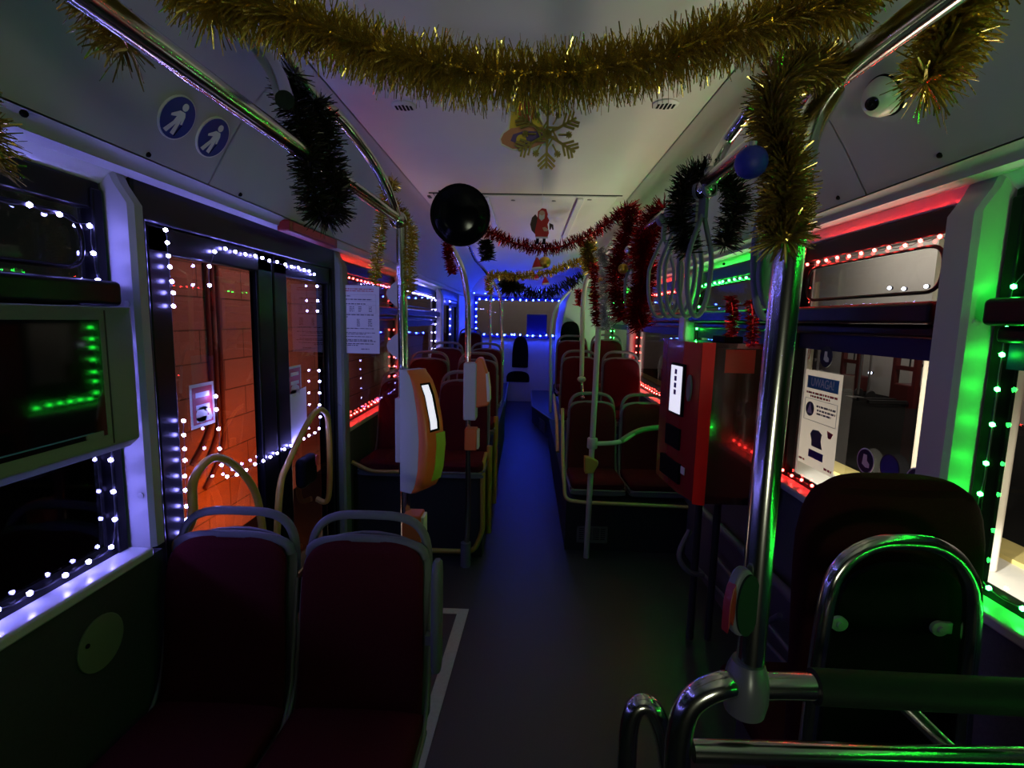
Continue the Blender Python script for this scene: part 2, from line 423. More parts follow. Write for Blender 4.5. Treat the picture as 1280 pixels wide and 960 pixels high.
# rear wall, tower, podiums
mb = MB().bx(-1.25, 1.25, YR, YR+.1, 0, 1.28).bx(-1.25, 1.25, YR, YR+.1, 1.98, 2.44).bx(-1.25, -.95, YR, YR+.1, 1.28, 1.98).bx(.70, 1.25, YR, YR+.1, 1.28, 1.98)
struct('wall_rear', mb, 'rear_panel', 'pale rear wall of the bus lit blue', 'wall')
mb = MB().bx(-1.25, -1.14, 8.42, YR, .8, 2.0)
struct('trim_%d' % TN[0], mb, 'rear_panel', 'pale side panel behind the rear door', 'panel'); TN[0] += 1
o = thing('window_%d' % WN[0], 'rear window across the back wall framed in blue lights', 'window', (-.12, YR, 1.28)); o['kind'] = 'structure'
mb = MB().bx(-.97, .72, YR-.03, YR+.02, 1.94, 2.0).bx(-.97, .72, YR-.03, YR+.02, 1.27, 1.31).bx(-.97, -.92, YR-.03, YR+.02, 1.3, 1.96).bx(.67, .72, YR-.03, YR+.02, 1.3, 1.96)
mb.build('frame', 'blue_strip', o); MB().bx(-.93, .68, YR+.03, YR+.036, 1.3, 1.96).build('pane', 'pane_clear', o)
MB().bx(-.02, .34, YR+.02, YR+.028, 1.33, 1.70).build('covered_panel', 'blue_strip', o)

def podium(name, label, poly, z0, z1, trims=(), m='podium_black'):
    o = thing(name, label, 'platform', (sum(p[0] for p in poly)/len(poly), sum(p[1] for p in poly)/len(poly), z0)); o['kind'] = 'structure'
    b_ = MB(); b_.loft([[V((x, y, z)) for x, y in poly] for z in (z0, z1)]); b_.smooth = False
    b_.build('platform', m, o, angle=20)
    for t, r, mm in trims: MB().tube(fillet(t, .05), r, 10).build('edge_trim', mm, o)
    return o
podium('seat_podium', 'black box under the left seats edged with yellow tube', [(-1.14,3.26),(-.27,3.26),(-.27,6.5),(-1.14,6.5)], 0, .55,
       [([(-1.12,3.18,.66),(-1.0,3.18,.60),(-.28,3.22,.60),(-.26,3.35,.70)], .013, 'yellow'), ([(-.27,3.22,.60),(-.265,3.22,.2),(-.32,3.20,.065),(-.9,3.19,.065)], .017, 'yellow'),
        ([(-.25,4.25,.78),(-.25,4.22,.2),(-.25,4.2,.03)], .02, 'yellow'), ([(-.25,3.55,.70),(-.25,3.55,.05)], .02, 'yellow')])
podium('seat_podium', 'black box under the right seats edged with pale yellow trim', [(.30,3.42),(1.14,3.42),(1.14,6.3),(.30,6.3)], 0, .36,
       [([(.275,3.75,.95),(.275,3.55,.62),(.29,3.40,.37),(.42,3.39,.36),(1.13,3.39,.35)], .013, 'yellow_pale'), ([(.28,5.1,.85),(.28,4.5,.72),(.28,4.2,.5)], .015, 'yellow_pale')])
podium('seat_podium', 'blue lit angled step at the rear right of the aisle', [(.36,6.32),(.10,7.4),(.10,YR),(1.14,YR),(1.14,6.32)], 0, .33,
       [([(.42,6.32,.34),(.34,6.40,.34),(.09,7.4,.34),(.09,YR-.1,.34)], .012, 'piping')], 'floor_vinyl')
podium('seat_podium', 'low black base under the rear left seats', [(-1.14,6.52),(-.30,6.52),(-.34,YR),(-1.14,YR)], 0, .45, [([(-.28,6.52,.47),(-.33,YR-.1,.47)], .012, 'piping')])
t = thing('engine_tower', 'pale arched engine housing in the rear right corner', 'housing', (.85, 7.8, .33)); t['kind'] = 'structure'
poly = [(.50,.33),(1.14,.33),(1.14,2.39),(.82,2.35),(.66,2.12),(.56,1.88),(.50,1.55)]
MB().prism([(x, z) for x, z in poly], Fr((0,7.6,0),(1,0,0),(0,0,1)), -(YR-7.6)).build('housing', 'rear_panel', t, bevel=.02)

# ------------------------------------------------------------------ surroundings outside
G = -.36
mb = MB(); mb.add([(-30,-20,G),(30,-20,G),(30,45,G),(-30,45,G)], [(0,1,2,3)])
struct('ground', mb, 'asphalt', 'dark depot floor outside the windows', 'ground')
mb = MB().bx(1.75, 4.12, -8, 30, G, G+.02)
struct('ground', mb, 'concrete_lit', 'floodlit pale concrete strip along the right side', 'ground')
mb = MB().bx(4.12, 4.45, -8, 30, G, G+.06)
struct('kerb', mb, 'kerb_yellow', 'yellow kerb at the edge of the lit strip', 'kerb')
mb = MB().bx(10.5, 10.7, -6, 40, G, 4.6)
struct('wall_depot', mb, 'hall_wall', 'far whitish depot wall beyond the right windows', 'wall')
mb = MB().bx(3.28, 3.86, 4.0, 4.32, G, 4.6)
struct('column', mb, 'hall_column', 'beige concrete column just outside the right windows', 'column', bevel=.04)
mb = MB().bx(-2.75, -2.6, 3.35, 30, G, 4.2)
struct('wall_brick', mb, 'brick', 'red brick wall outside the middle door', 'wall')
mb = MB().bx(-14, 14, 22, 22.2, G, 5)
struct('wall_depot_rear', mb, 'hall_wall', 'depot wall behind the bus', 'wall')
# pipes on the brick wall
for k, y in enumerate((4.06, 4.13, 4.20)):
    tag(MB().tube(fillet([(-2.58,y,2.6),(-2.58,y,.75-.12*k),(-2.58,y-.14,.55-.12*k),(-2.58,y-.3,.42-.12*k)], .12), .018, 10).build('drain_pipe', 'pipe_dark'),
        ['dark pipe on the brick wall, nearest of the three', 'dark pipe on the brick wall, middle of the three', 'dark pipe on the brick wall, farthest of the three'][k], 'pipe', 'pipes on the brick wall')
# depot equipment, right
def lift(x, y, label, dx=0):
    t = thing('pallet_lift', label, 'lift', (x, y, G), group='red lifts by the depot wall')
    for s in (-1, 1): MB().bx(x-.06, x+.06, y+s*.36-.06, y+s*.36+.06, G, 2.0).build('mast', 'ext_red', t)
    MB().bx(x-.05, x+.05, y-.36, y+.36, 1.86, 2.0).build('crossbar', 'ext_red', t); MB().bx(x-.05, x+.05, y-.36, y+.36, .55, .66).build('crossbar', 'ext_red', t)
    for s in (-1, 1): MB().bx(x-1.0, x, y+s*.2-.05, y+s*.2+.05, G+.08, G+.16).build('fork', 'ext_dark', t)
    MB().bx(x-.05, x+.4, y-.34, y+.34, G+.1, .2).build('body', 'ext_red', t, bevel=.04)
    MB().tube([(x, y-.1, .66), (x, y-.1, 1.86)], .02, 8).build('chain', 'ext_dark', t)
    return t
lift(9.6, 13.1, 'dark red pallet lift by the depot wall, nearer of two'); lift(9.6, 15.3, 'dark red pallet lift by the depot wall, farther of two')
t = thing('storage_rack', 'grey metal rack with shelves against the depot wall', 'rack', (10.0, 19, G))
for y in (17.3, 18.6, 20, 21.4): MB().bx(9.7, 9.78, y-.04, y+.04, G, 2.3).build('upright', 'ext_steel', t)
for z in (.5, 1.3, 2.2): MB().bx(9.65, 10.2, 17.3, 21.4, z-.04, z+.04).build('shelf', 'ext_steel', t)
for k, (y, z, h) in enumerate(((17.7,.54,.5),(18.9,.54,.4),(20.4,1.34,.45),(19.2,1.34,.6))):
    t = thing('crate', ['dark crate at the near end of the low rack shelf','low dark crate in the middle of the low rack shelf','dark crate at the far end of the upper rack shelf','tall dark crate on the upper rack shelf'][k], 'crate', (9.9,y,z), group='crates on the rack')
    MB().bx(9.7, 10.1, y-.3, y+.3, z, z+h).build('box', 'ext_dark', t, bevel=.02); MB().bx(9.68, 10.12, y-.32, y+.32, z+h-.06, z+h).build('rim', 'ext_steel', t)
t = thing('hand_truck', 'small sack truck with curved handle by the depot wall', 'cart', (9.3, 14.2, G))
MB().tube(fillet([(9.3,14.0,G+.1),(9.3,14.0,1.2),(9.3,14.2,1.45),(9.3,14.4,1.2),(9.3,14.4,G+.1)], .15), .03, 8).build('frame', 'ext_steel', t)
for y in (13.95, 14.45): MB().lathe([(.12,-.03),(.14,0),(.12,.03)], (9.35,y,G+.14), (0,1,0), 16).build('wheel', 'ext_dark', t)
MB().bx(8.95, 9.3, 14.0, 14.4, G+.03, G+.06).build('toe_plate', 'ext_steel', t)
t = thing('cabinet', 'black electrical cabinet against the depot wall', 'cabinet', (10.2, 11.6, G))
MB().bx(10.0, 10.45, 11.3, 11.9, G, 1.5).build('body', 'ext_dark', t, bevel=.03); MB().bx(9.97, 10.0, 11.34, 11.86, G+.1, 1.4).build('door', 'black', t)
t = thing('marker_post', 'slim pole with red and white striped arms outside', 'pole', (4.6, 8.4, G))
MB().tube([(4.6,8.4,G),(4.6,8.4,2.3)], .045, 12).build('pole', 'hall_column', t)
for k in range(4): MB().tube([(4.57,8.36,1.35+.04*k),(4.50,8.22+.02*k,1.05+.03*k)], .012, 8).build('arm', ['sticker_white','sticker_red'][k % 2], t)
for k, (px, py) in enumerate(((1089,466),(1150,457),(1113,360),(1131,361),(1159,358))):
    p = PX(px, py, 10.3); t = thing('wall_lamp', ['small white lamp low on the depot wall by the lifts','small white lamp on the black cabinet','first of three high lamps on the depot wall','second of three high lamps on the depot wall','third of three high lamps on the depot wall'][k], 'lamp', p, group='lamps on the depot wall')
    MB().lathe([(.02,-.06),(.05,-.05),(.06,0)], p, (-1,0,0), 14).build('lamp_body', 'ext_dark', t); MB().ball(p + V((-.03,0,0)), .05, seg=12).build('lamp_globe', 'lamp_glow', t)

# ------------------------------------------------------------------ light strings
def ico(name, mname, r):
    bm = bmesh.new(); bmesh.ops.create_icosphere(bm, subdivisions=1, radius=r); me = bpy.data.meshes.new(name); bm.to_mesh(me); bm.free()
    me.materials.append(M[mname]); return me
BULB = {c: ico('bulb_'+c, 'led_'+c, .0068 if c != 'blue' else .013) for c in ('white', 'red', 'green', 'blue')}
BULB['blue_small'] = ico('bulb_blue', 'led_blue', .007)
def light_string(label, color, pts, step, jit=.008, off=(0,0,0), cat='light string'):
    pts = [V(p) for p in pts]; L = [0]
    for a, b_ in zip(pts, pts[1:]): L.append(L[-1] + (b_-a).length)
    def at(d):
        for i in range(len(pts)-1):
            if d <= L[i+1]: return pts[i].lerp(pts[i+1], (d - L[i]) / max(1e-6, L[i+1]-L[i]))
        return pts[-1]
    n = max(2, int(L[-1] / step)); n = min(n, 99)
    root = bpy.data.objects.new('light_string', None); COL.objects.link(root)
    root.location = at(0); WL[root.name] = at(0); tag(root, label, cat, 'decorative light strings')
    pos = []; 
    for i in range(n + 1):
        p = at(L[-1]*i/n + (R()-.5)*step*.25); pos.append(p + V(((R()-.5)*jit*.5, (R()-.5)*jit, (R()-.5)*jit)) + V(off))
    w = []
    for i in range(len(pos)-1):
        mid = (pos[i]+pos[i+1])/2; w += [pos[i], mid + V((0,(R()-.5)*.008,-.006))]
    MB().tube(spline(w + [pos[-1]], 3), .0011, 6).build('cable', 'wire', root)
    for p in pos:
        o = bpy.data.objects.new('bulb', BULB[color]); COL.objects.link(o); o.parent = root; o.location = p - WL[root.name]
    return root
def ring(sx, y0, y1, z0, z1, x=None, start=0):
    x = sx * ((GX - .022) if x is None else x); i = .045
    return fillet([(x, y0+.3, z0), (x, y1-i, z0), (x, y1-i, z1), (x, y0+i, z1), (x, y0+i, z0), (x, y0+.25, z0)], .03, 3)
gx = GX - .022
light_string('white light string round the front left window', 'white', fillet([(-gx,-.3,.915),(-gx,1.385,.915),(-gx,1.385,1.84),(-gx,-.3,1.85)], .03, 3), .083)
light_string('white light string arched over the middle door glass', 'white', fillet([(-1.155,1.832,1.70),(-1.155,1.835,1.79),(-1.155,1.9,1.84),(-1.155,2.3,1.838),(-1.155,2.78,1.825),(-1.155,2.78,1.62)], .06, 4), .066, .006)
light_string('white light string along the bottom of the middle door glass', 'white', fillet([(-1.155,2.78,1.30),(-1.155,2.78,.96),(-1.155,1.89,.955),(-1.155,1.85,1.02),(-1.155,1.835,1.30)], .05, 4), .066, .006)
light_string('short white light string high on the near edge of the middle door', 'white', [(-1.15,1.615,1.86),(-1.15,1.635,1.62)], .04, .006)
light_string('white light string low on the near edge of the middle door', 'white', [(-1.15,1.645,1.24),(-1.15,1.64,1.1),(-1.15,1.63,.80)], .045, .006)
light_string('red light string round the left window past the door', 'red', ring(-1, 3.2, 4.55, .925, 1.85), .082)
light_string('white light string round the far left window', 'white', ring(-1, 4.78, 6.58, .925, 1.85), .1)
light_string('green light string round the front right window', 'green', fillet([(gx,-.3,.95),(gx,1.31,.95),(gx,1.31,1.72),(gx,1.24,1.80),(gx,-.3,1.82)], .03, 3), .09)
light_string('red light string round the top of the right window with the notice', 'red', fillet([(gx,1.5,1.70),(gx,1.5,1.865),(gx,2.31,1.865),(gx,2.31,1.70)], .03, 3), .066)
light_string('red light string along the sill of the right window with the notice', 'red', [(gx,1.52,.945),(gx,2.3,.945)], .075)
light_string('green light string round the window behind the ticket machine', 'green', ring(1, 2.47, 3.67, .96, 1.86), .08)
light_string('red light string round the window behind the right seats', 'red', ring(1, 3.86, 5.63, .96, 1.86), .09)
light_string('green light string round the rearmost right window', 'green', ring(1, 5.84, 7.38, .96, 1.86), .1)
light_string('blue light string round the rear window', 'blue', fillet([(-.3,YR-.06,1.33),(-.93,YR-.06,1.33),(-.93,YR-.06,1.95),(.68,YR-.06,1.95),(.66,YR-.06,1.33),(-.25,YR-.06,1.33)], .03, 3), .115, .02)
light_string('white light string hanging down the rear door', 'white', [(-1.12,7.3,1.85),(-1.12,7.35,1.0)], .11)
light_string('blue light string along the right of the rear ceiling', 'blue_small', [(.2,8.6,2.1),(-.9,8.5,2.02)], .16, .03)

# ------------------------------------------------------------------ poles and rails
def steel_tube(mb, pts, r=.019): return mb.tube(pts, r, 20)
t = thing('handrail', 'long steel overhead rail along the left of the aisle', 'handrail', (-.52, 1, 1.97))
steel_tube(MB(), [(-.555,-.6,1.97),(-.53,.9,1.97),(-.505,1.93,1.97)]).build('rail', 'steel', t)
MB().ball((-.503,1.98,1.965), .034).build('end_joint', 'steel', t)
for a in ([PZ(283,8,2.2), PZ(318,52,2.14), PZ(345,92,2.07), PZ(356,125,1.99)], [PZ(380,105,2.2), PZ(425,148,2.16), PZ(462,196,2.12), PZ(482,232,2.05), V((-.503,1.95,1.98))]):
    steel_tube(MB(), spline([V((a[0].x-.09, a[0].y-.14, 2.392))] + a, 6), .017).build('ceiling_bracket', 'steel', t)
t = thing('handrail', 'long steel overhead rail along the right of the aisle', 'handrail', (.46, 1, 1.97))
steel_tube(MB(), [(.49,-.6,1.97),(.45,.80,1.97),(.462,1.45,1.97),(.46,3.3,1.97)]).build('rail', 'steel', t)
for a in ([PZ(1100,-20,2.17), PZ(1072,28,2.12), PZ(1052,72,2.03)], [PZ(955,110,2.2), PZ(935,140,2.16), PZ(905,182,2.10), PZ(888,215,2.0)]):
    steel_tube(MB(), spline([V((a[0].x+.08, a[0].y-.1, 2.392))] + a, 6), .017).build('ceiling_bracket', 'steel', t)
MB().ball(V((.462,1.42,1.955)), .028).build('end_joint', 'steel', t)

t = thing('grab_pole', 'steel pole holding the large orange ticket validator', 'pole', (-.475, 1.99, 0))
steel_tube(MB(), [(-.47,1.99,0),(-.495,1.99,1.95)], .0195).build('pole', 'steel', t)
MB().lathe([(.045,0),(.045,.012),(.022,.03)], (-.47,1.99,0)).build('foot', 'steel', t)
t = thing('grab_pole', 'steel pole with small orange validator, black sleeve at floor', 'pole', (-.365, 3.13, 0))
p = [PY(585,640,3.13), PY(585,420,3.13), PY(584,372,3.13), PY(577,335,3.13), PY(562,305,3.13), PY(548,280,3.1)]
steel_tube(MB(), [V((-.365,3.13,.0))] + spline(p, 6), .018).build('pole', 'steel', t)
MB().lathe([(.033,0),(.033,.16),(.02,.165)], (-.365,3.13,0)).build('sleeve', 'shell', t)
t = thing('grab_pole', 'steel pole with low orange button before the right seats', 'pole', (.44, 3.31, 0))
steel_tube(MB(), [(.44,3.31,0),(.455,3.31,1.55),(.46,3.30,1.95)], .0185).build('pole', 'paint_tube', t)
MB().lathe([(.03,-.035),(.034,-.03),(.034,.03),(.03,.035)], (.448,3.31,.80)).build('clamp', 'paint_tube', t)
a = PY(775,552,3.35); steel_tube(MB(), spline([(.45,3.31,.795),a,(.82,3.5,.86),(1.13,3.62,.87)], 8), .015).build('side_bar', 'paint_tube', t)
MB().tube(spline([a,(.82,3.5,.86),(1.13,3.62,.87)], 8), .019, 12).build('sleeve', 'vent_grey', t)
t = thing('grab_pole', 'large near steel pole rising from the right barrier bar', 'pole', (.36, .75, 1.05))
pp = [PY(936,850,.75), PY(955,620,.75), PY(972,450,.75), PY(988,300,.75), PY(997,215,.75), PY(1010,160,.77), V((.445,.83,1.95))]
steel_tube(MB(), spline(pp, 8), .0205).build('pole', 'steel', t)
b0 = PY(932,862,.75)
MB().lathe([(.022,-.040),(.030,-.034),(.034,-.012),(.034,.012),(.030,.034),(.024,.05)], b0).build('socket', 'socket_grey', t)
# rear poles
t = thing('grab_pole', 'curved pale pole hanging over the right seats to a ball end', 'pole', PY(727,475,4.2))
steel_tube(MB(), spline([PY(727,470,4.2),PY(728,420,4.2),PY(729,375,4.2),PY(734,350,4.2),PY(748,328,3.9),PY(768,300,3.7)], 6), .0185).build('pole', 'paint_tube', t)
MB().ball(PY(727,474,4.2), .036, sz=.7).build('ball_end', 'paint_tube', t); MB().tube([PY(727,478,4.2),PY(728,495,4.2)], .014, 10).ball(PY(728,497,4.2), .02).build('joint', 'steel', t)
t = thing('grab_pole', 'white curved tube framing the rear right housing', 'pole', PY(688,520,7.0))
steel_tube(MB(), spline([PY(688,530,7.0),PY(688,450,7.0),PY(689,410,7.0),PY(695,385,7.0),PY(712,364,7.0),PY(732,346,6.9)], 6), .019).build('pole', 'header_white', t)
t = thing('grab_pole', 'curved steel pole at the rear left of the aisle', 'pole', PY(626,440,6.6))
steel_tube(MB(), spline([V((-.32,6.6,.45)),PY(628,445,6.6),PY(627,400,6.6),PY(625,372,6.6),PY(618,355,6.6),PY(606,338,6.5),PY(594,324,6.1),V((-.66,5.6,2.39))], 6), .02).build('pole', 'steel', t)
t = thing('grab_pole', 'thin straight steel pole behind the rear left seats', 'pole', PY(613,445,7.0))
steel_tube(MB(), [V((PY(613,445,7.0).x,7.0,.45)),PY(614,340,7.0)], .017).build('pole', 'steel', t)

# barrier at lower right
t = thing('barrier', 'tubular steel barrier with black sleeve in the right foreground', 'barrier', (.7, .74, 0))
pts = [PY(846,1010,.74), PY(848,930,.74), PY(862,880,.74), PY(900,857,.74), PY(935,858,.75), PY(1015,858,.75), PY(1280,870,.75), (.99,.75,PY(1280,870,.75).z), (1.055,.75,PY(1280,870,.75).z-.05), (1.075,.75,.8), (1.075,.75,.4), (1.075,.75,0)]
steel_tube(MB(), spline(pts, 8), .0205).build('top_bar', 'steel', t)
b1, b2 = PY(1017,858,.75), PY(1290,872,.75)
MB().tube([b1, b1.lerp(b2, .03), b2], .0265, 20).build('sleeve', 'sleeve', t)
steel_tube(MB(), [PY(866,938,.74), PY(1300,950,.74), (1.07,.745,PY(1300,950,.74).z)], .017).build('lower_bar', 'steel', t)
steel_tube(MB(), [PY(846,1005,.74), (PY(846,1005,.74).x, .74, 0)], .0205).build('leg', 'steel', t)
steel_tube(MB(), [PY(1120,872,.80), PY(1195,945,.76)], .012).build('brace', 'steel', t)
t = thing('hoop', 'small bent steel hoop at the aisle end of the barrier', 'hoop', (.2, .8, .6))
steel_tube(MB(), spline([PY(783,1010,.80),PY(784,935,.80),PY(790,893,.80),PY(803,880,.80),PY(818,890,.80),PY(832,930,.80),PY(842,1010,.80)], 8), .0165).build('hoop_tube', 'steel', t)
t = thing('stop_button', 'green and red oval stop button on the large near pole', 'button', PY(932,800,.73))
fr = Fr(PY(935,758,.722), (1,.35,0), (0,0,1))
MB().disc(fr, 0, 0, .024, .054, -.020, -.006).build('housing', 'shell', t, bevel=.006)
MB().disc(fr, .004, -.002, .0205, .049, .004, -.006).build('cover', 'plate_green', t)
MB().prism([(-.031+.004*math.cos(k*.2), .045*math.sin(k*.2-PI/2)) for k in range(0,1)] + [(-.023,-.026),(-.018,-.034),(-.014,0),(-.018,.034),(-.023,.026),(-.0275,0)], fr, -.016, -.006).build('button', 'red_plastic', t, bevel=.003)

# ------------------------------------------------------------------ seats
def back_loft(mb, w, h, z0, y0, tilt, th, conc, top_r=.22, dy=0, grow=0, p=3.2):
    rings = []
    S = [0, .02, .06, .15, .3, .45, .6, .72, .80, .85, .89, .92, .945, .965, .98, .992, 1.0]
    for s in S:
        k = 1.0
        if s > 1-top_r: q = (s-(1-top_r))/top_r; k = math.sqrt(max(0, 1-q**3.6*.97))
        if s < .06: k *= .94 + s
        tt = th * (1 if .05 < s < .95 else .55)
        ww = (w + 2*grow) * (1 - .05*s) * k
        y = y0 + dy + tilt*s + .012*math.sin(s*PI*2)
        rings.append([V((x, y + yy - conc*(2*x/w)**2*(1-.3*s), z0 - grow + s*(h+2*grow))) for x, yy in rrect(ww, tt, 28, p)])
    mb.loft(rings)
def make_seat(label, group, loc, w=.42, h=.50, handle=True):
    t = thing('bus_seat', label, 'seat', loc, 0, group)
    b = MB(); rings = []
    for s in (0, .03, .1, .3, .6, .9, 1):
        y = -.43 + .42*s; hh = .085 * (.45 if s == 0 else .75 if s < .05 else 1); ww = w * (.86 if s == 0 else .95 if s < .05 else 1)
        rings.append([V((x, y,   .405 - .025*s + zz + .012*(2*x/w)**2)) for x, zz in rrect(ww, hh, 24, 4)])
    b.loft(rings); b.build('seat', 'maroon', t, local=True)
    b = MB(); back_loft(b, w-.012, h+.05, .38, .0, .10, .05, .022); b.build('backrest', 'maroon', t, local=True)
    b = MB(); back_loft(b, w+.012, h+.06, .36, .0, .10, .030, .022, dy=.043, grow=.006)
    rr = [[V((x, -.42+.43*s,   .36-.025*s+zz)) for x, zz in rrect(w+.014, .03, 24, 4)] for s in (0, .5, 1)]
    b.loft(rr); sh = b.build('shell', 'shell', t, local=True)
    if handle:
        b = MB(); pts = []
        zt = .41+h; a = (w)/2 - .012
        for i in range(25):
            th = PI * i / 24; c, s = math.cos(th), math.sin(th)
            pts.append((a*math.copysign(abs(c)**.55, c), .118 + .02*s, zt - .11 + (.185)*abs(s)**.55))
        b.tube(pts, .015, 10, flat=.8)
        pts = [(a*.96*math.cos(PI*i/14), .098, zt - .045 + .055*math.sin(PI*i/14)**.6) for i in range(15)]
        b.tube(pts, .016, 10); b.build('grab_handle', 'shell', t, local=True)
    b = MB().tube(fillet([(-w/2-.004,-.40,.39),(-w/2-.008,-.05,.37),(-w/2-.006,.02,.46),(-w/2-.002,.09,.41+h-.12)], .05), .006, 8)
    b.tube(fillet([(w/2+.004,-.40,.39),(w/2+.008,-.05,.37),(w/2+.006,.02,.46),(w/2+.002,.09,.41+h-.12)], .05), .006, 8)
    b.tube([(-w/2,-.432,.385),(w/2,-.432,.385)], .006, 8)
    b.build('piping', 'piping', sh, local=True)
    MB().bx(-w/2+.04, w/2-.04, -.34, .03, .26, .36).bx(-.06, .06, -.22, .0, 0, .30).build('pedestal', 'shell_dark', t, local=True)
    return t
GR = 'maroon bus seats facing forward'
s0 = make_seat('maroon seat at front left next to the window', GR, (-.92, 1.42, -.02), w=.405)
s1 = dup(s0, (-.49, 1.42, -.02), label='maroon aisle seat at front left with an armrest')
# armrest of the aisle seat
b = MB(); b.loft([[V((.243+x*k, -.02+.02*(z-.55)+y*k, z)) for x, y in rrect(.032, .06, 20, 3)] for z, k in ((.57,.5),(.575,.85),(.60,1),(.87,1),(.905,.85),(.915,.5))])
b.bx(.20, .24, .02, .045, .62, .65)
b.build('armrest', 'shell', s1, local=True)
dup(s0, (-.90, 3.62, .22), label='maroon seat by the red lit left window on the tall podium')
dup(s0, (-.455, 3.62, .22), label='maroon aisle seat on the tall left podium')
dup(s0, (-.90, 4.55, .30), label='maroon left window seat in the second row on the podium')
dup(s0, (-.45, 4.55, .30), label='maroon left aisle seat in the second row on the podium')
dup(s0, (-.90, 5.60, .34), label='maroon left window seat in the third row on the podium')
dup(s0, (-.46, 5.60, .34), label='maroon left aisle seat in the third row on the podium')
dup(s0, (-.92, 8.1, .45), label='maroon seat in the rear left corner behind the third row')
dup(s0, (.52, 3.86, .05), label='maroon aisle seat in the low first right row')
dup(s0, (.93, 3.86, .05), label='maroon seat of the first right row behind the ticket machine')
dup(s0, (.525, 4.95, .32), label='maroon aisle seat in the second right row')
dup(s0, (.93, 4.95, .32), label='maroon window seat in the second right row')
dup(s0, (.53, 5.95, .44), label='maroon aisle seat in the third right row')
dup(s0, (.935, 5.95, .46), label='maroon window seat in the third right row, pale light on its shell')
for o in bpy.data.objects:
    if o.name.startswith('bus_seat.') and o.location.y > 2: o.scale.x = .92
# rear seats with black pads
t = thing('folding_seat', 'black padded folding seat on the rear wall at the aisle end', 'seat', (.12, YR-.03, .5))
def pad(px0, px1, py0, py1, Y, nm, par, rt=.9, d=.05):
    a, b_ = PY(px0, py1, Y), PY(px1, py0, Y); w, h = b_.x-a.x, b_.z-a.z; cx_ = (a.x+b_.x)/2
    poly = [(w/2, 0), (w/2, h*.1)] + [(w/2*math.copysign(abs(math.cos(PI*i/16))**.8, math.cos(PI*i/16))*(1 if i in (0,16) else .97), h*.45 + h*.55*math.sin(PI*i/16)**.8) for i in range(17)] + [(-w/2, h*.1), (-w/2, 0)]
    MB().prism(poly, Fr((cx_, Y, a.z), (1,0,0), (0,0,1)), d).build(nm, 'black', par, bevel=.02)
pad(640, 661, 420, 459, YR-.02, 'backrest', t); pad(633, 662, 464, 477, YR-.02, 'seat', t)
t = thing('rear_seat', 'black seat with oval headrest before the arched rear housing', 'seat', (.62, 7.4, .33))
pad(700, 725, 402, 428, 7.55, 'headrest', t); pad(698, 730, 429, 500, 7.5, 'backrest', t)
MB().tube([PY(700,428,7.48), PY(726,429,7.48)], .015, 8).build('grab_bar', 'piping', t)
MB().bx(.40, .95, 7.0, 7.5, .55, .68).bx(.5, .85, 7.1, 7.5, .33, .56).build('seat', 'black', t, bevel=.03)

# big single seat, right foreground, seen from behind
t = thing('bus_seat', 'tall maroon single seat in right foreground with steel arch at its back', 'seat', (.81, 1.2, 0))
zt = PY(1122,600,1.12).z; zb = .46
b = MB(); rings = []
for s in [0,.05,.2,.4,.6,.72,.76,.82,.86,.89,.92,.94,.957,.97,.98,.988,.994,.998,1]:
    k = lerp_tab([(0,1),(.74,1),(.82,.985),(.89,.93),(.93,.87),(.957,.79),(.975,.71),(.988,.62),(.995,.54),(1,.40)], s)
    w = (.395 + .03*s) * k
    rings.append([V((  .85 - .008*s + x, 1.12 + .03*s + y, zb + (zt-zb)*s)) for x, y in rrect(w, .085 if .02 < s < .97 else .05, 32, 3.4)])
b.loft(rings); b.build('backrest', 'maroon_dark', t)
c = PY(1120,800,1.06)
poly = [(.145,-.30),(.148,.0)] + [(.14*math.copysign(abs(math.cos(PI*i/20))**.8, math.cos(PI*i/20)), .05+.13*math.sin(PI*i/20)**.8) for i in range(21)] + [(-.148,.0),(-.145,-.30)]
MB().prism(poly, Fr((c.x,1.068,c.z),(1,0,0),(0,0,1)), .014).build('back_panel', 'black', t, bevel=.008)
arch = [PY(1003,1000,1.0), PY(1012,900,1.0), PY(1033,755,1.0), PY(1052,707,1.0), PY(1088,682,1.0), PY(1130,677,1.0), PY(1172,683,1.0), PY(1203,708,1.0), PY(1216,755,1.0), PY(1205,880,1.0), PY(1196,1000,1.0)]
steel_tube(MB(), spline(arch, 6), .0165).build('steel_arch', 'steel', t)
for px, s in ((1047, 1), (1172, -1)):
    p = PY(px, 778 if s > 0 else 784, 1.05)
    q = MB().disc(Fr(p, (1,0,0), (0,0,1)), 0, 0, .018, .016, .008).bx(p.x-s*.028, p.x, p.y-.004, p.y+.004, p.z-.012, p.z+.012)
    q.lathe([(.007,0),(.007,.006)], p+V((0,-.008,0)), (0,-1,0), 10); q.tube([p, p+V((0,.02,0))], .008, 8); q.build('bracket', 'paint_tube', t)
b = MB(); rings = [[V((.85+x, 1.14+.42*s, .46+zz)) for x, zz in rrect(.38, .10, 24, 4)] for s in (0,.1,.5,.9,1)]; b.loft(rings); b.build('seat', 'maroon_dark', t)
MB().bx(.70, 1.0, 1.15, 1.5, 0, .42).build('pedestal', 'shell_dark', t)

# armature rails low on the right side
t = thing('side_rail', 'low grey double rail along the right side panel', 'rail', (1.0, 2.0, .3))
for a, b_, r in (((875,635),(1040,795),.022), ((890,690),(1000,830),.010), ((868,705),(990,838),.008)):
    p, q = PX(*a, 1.08), PX(*b_, 1.08); steel_tube(MB(), [p, q], r).build('rail', 'shell', t)
p, q = PX(958,778,1.08), PX(975,769,1.08); steel_tube(MB(), [p, q], .012).build('link', 'shell', t)

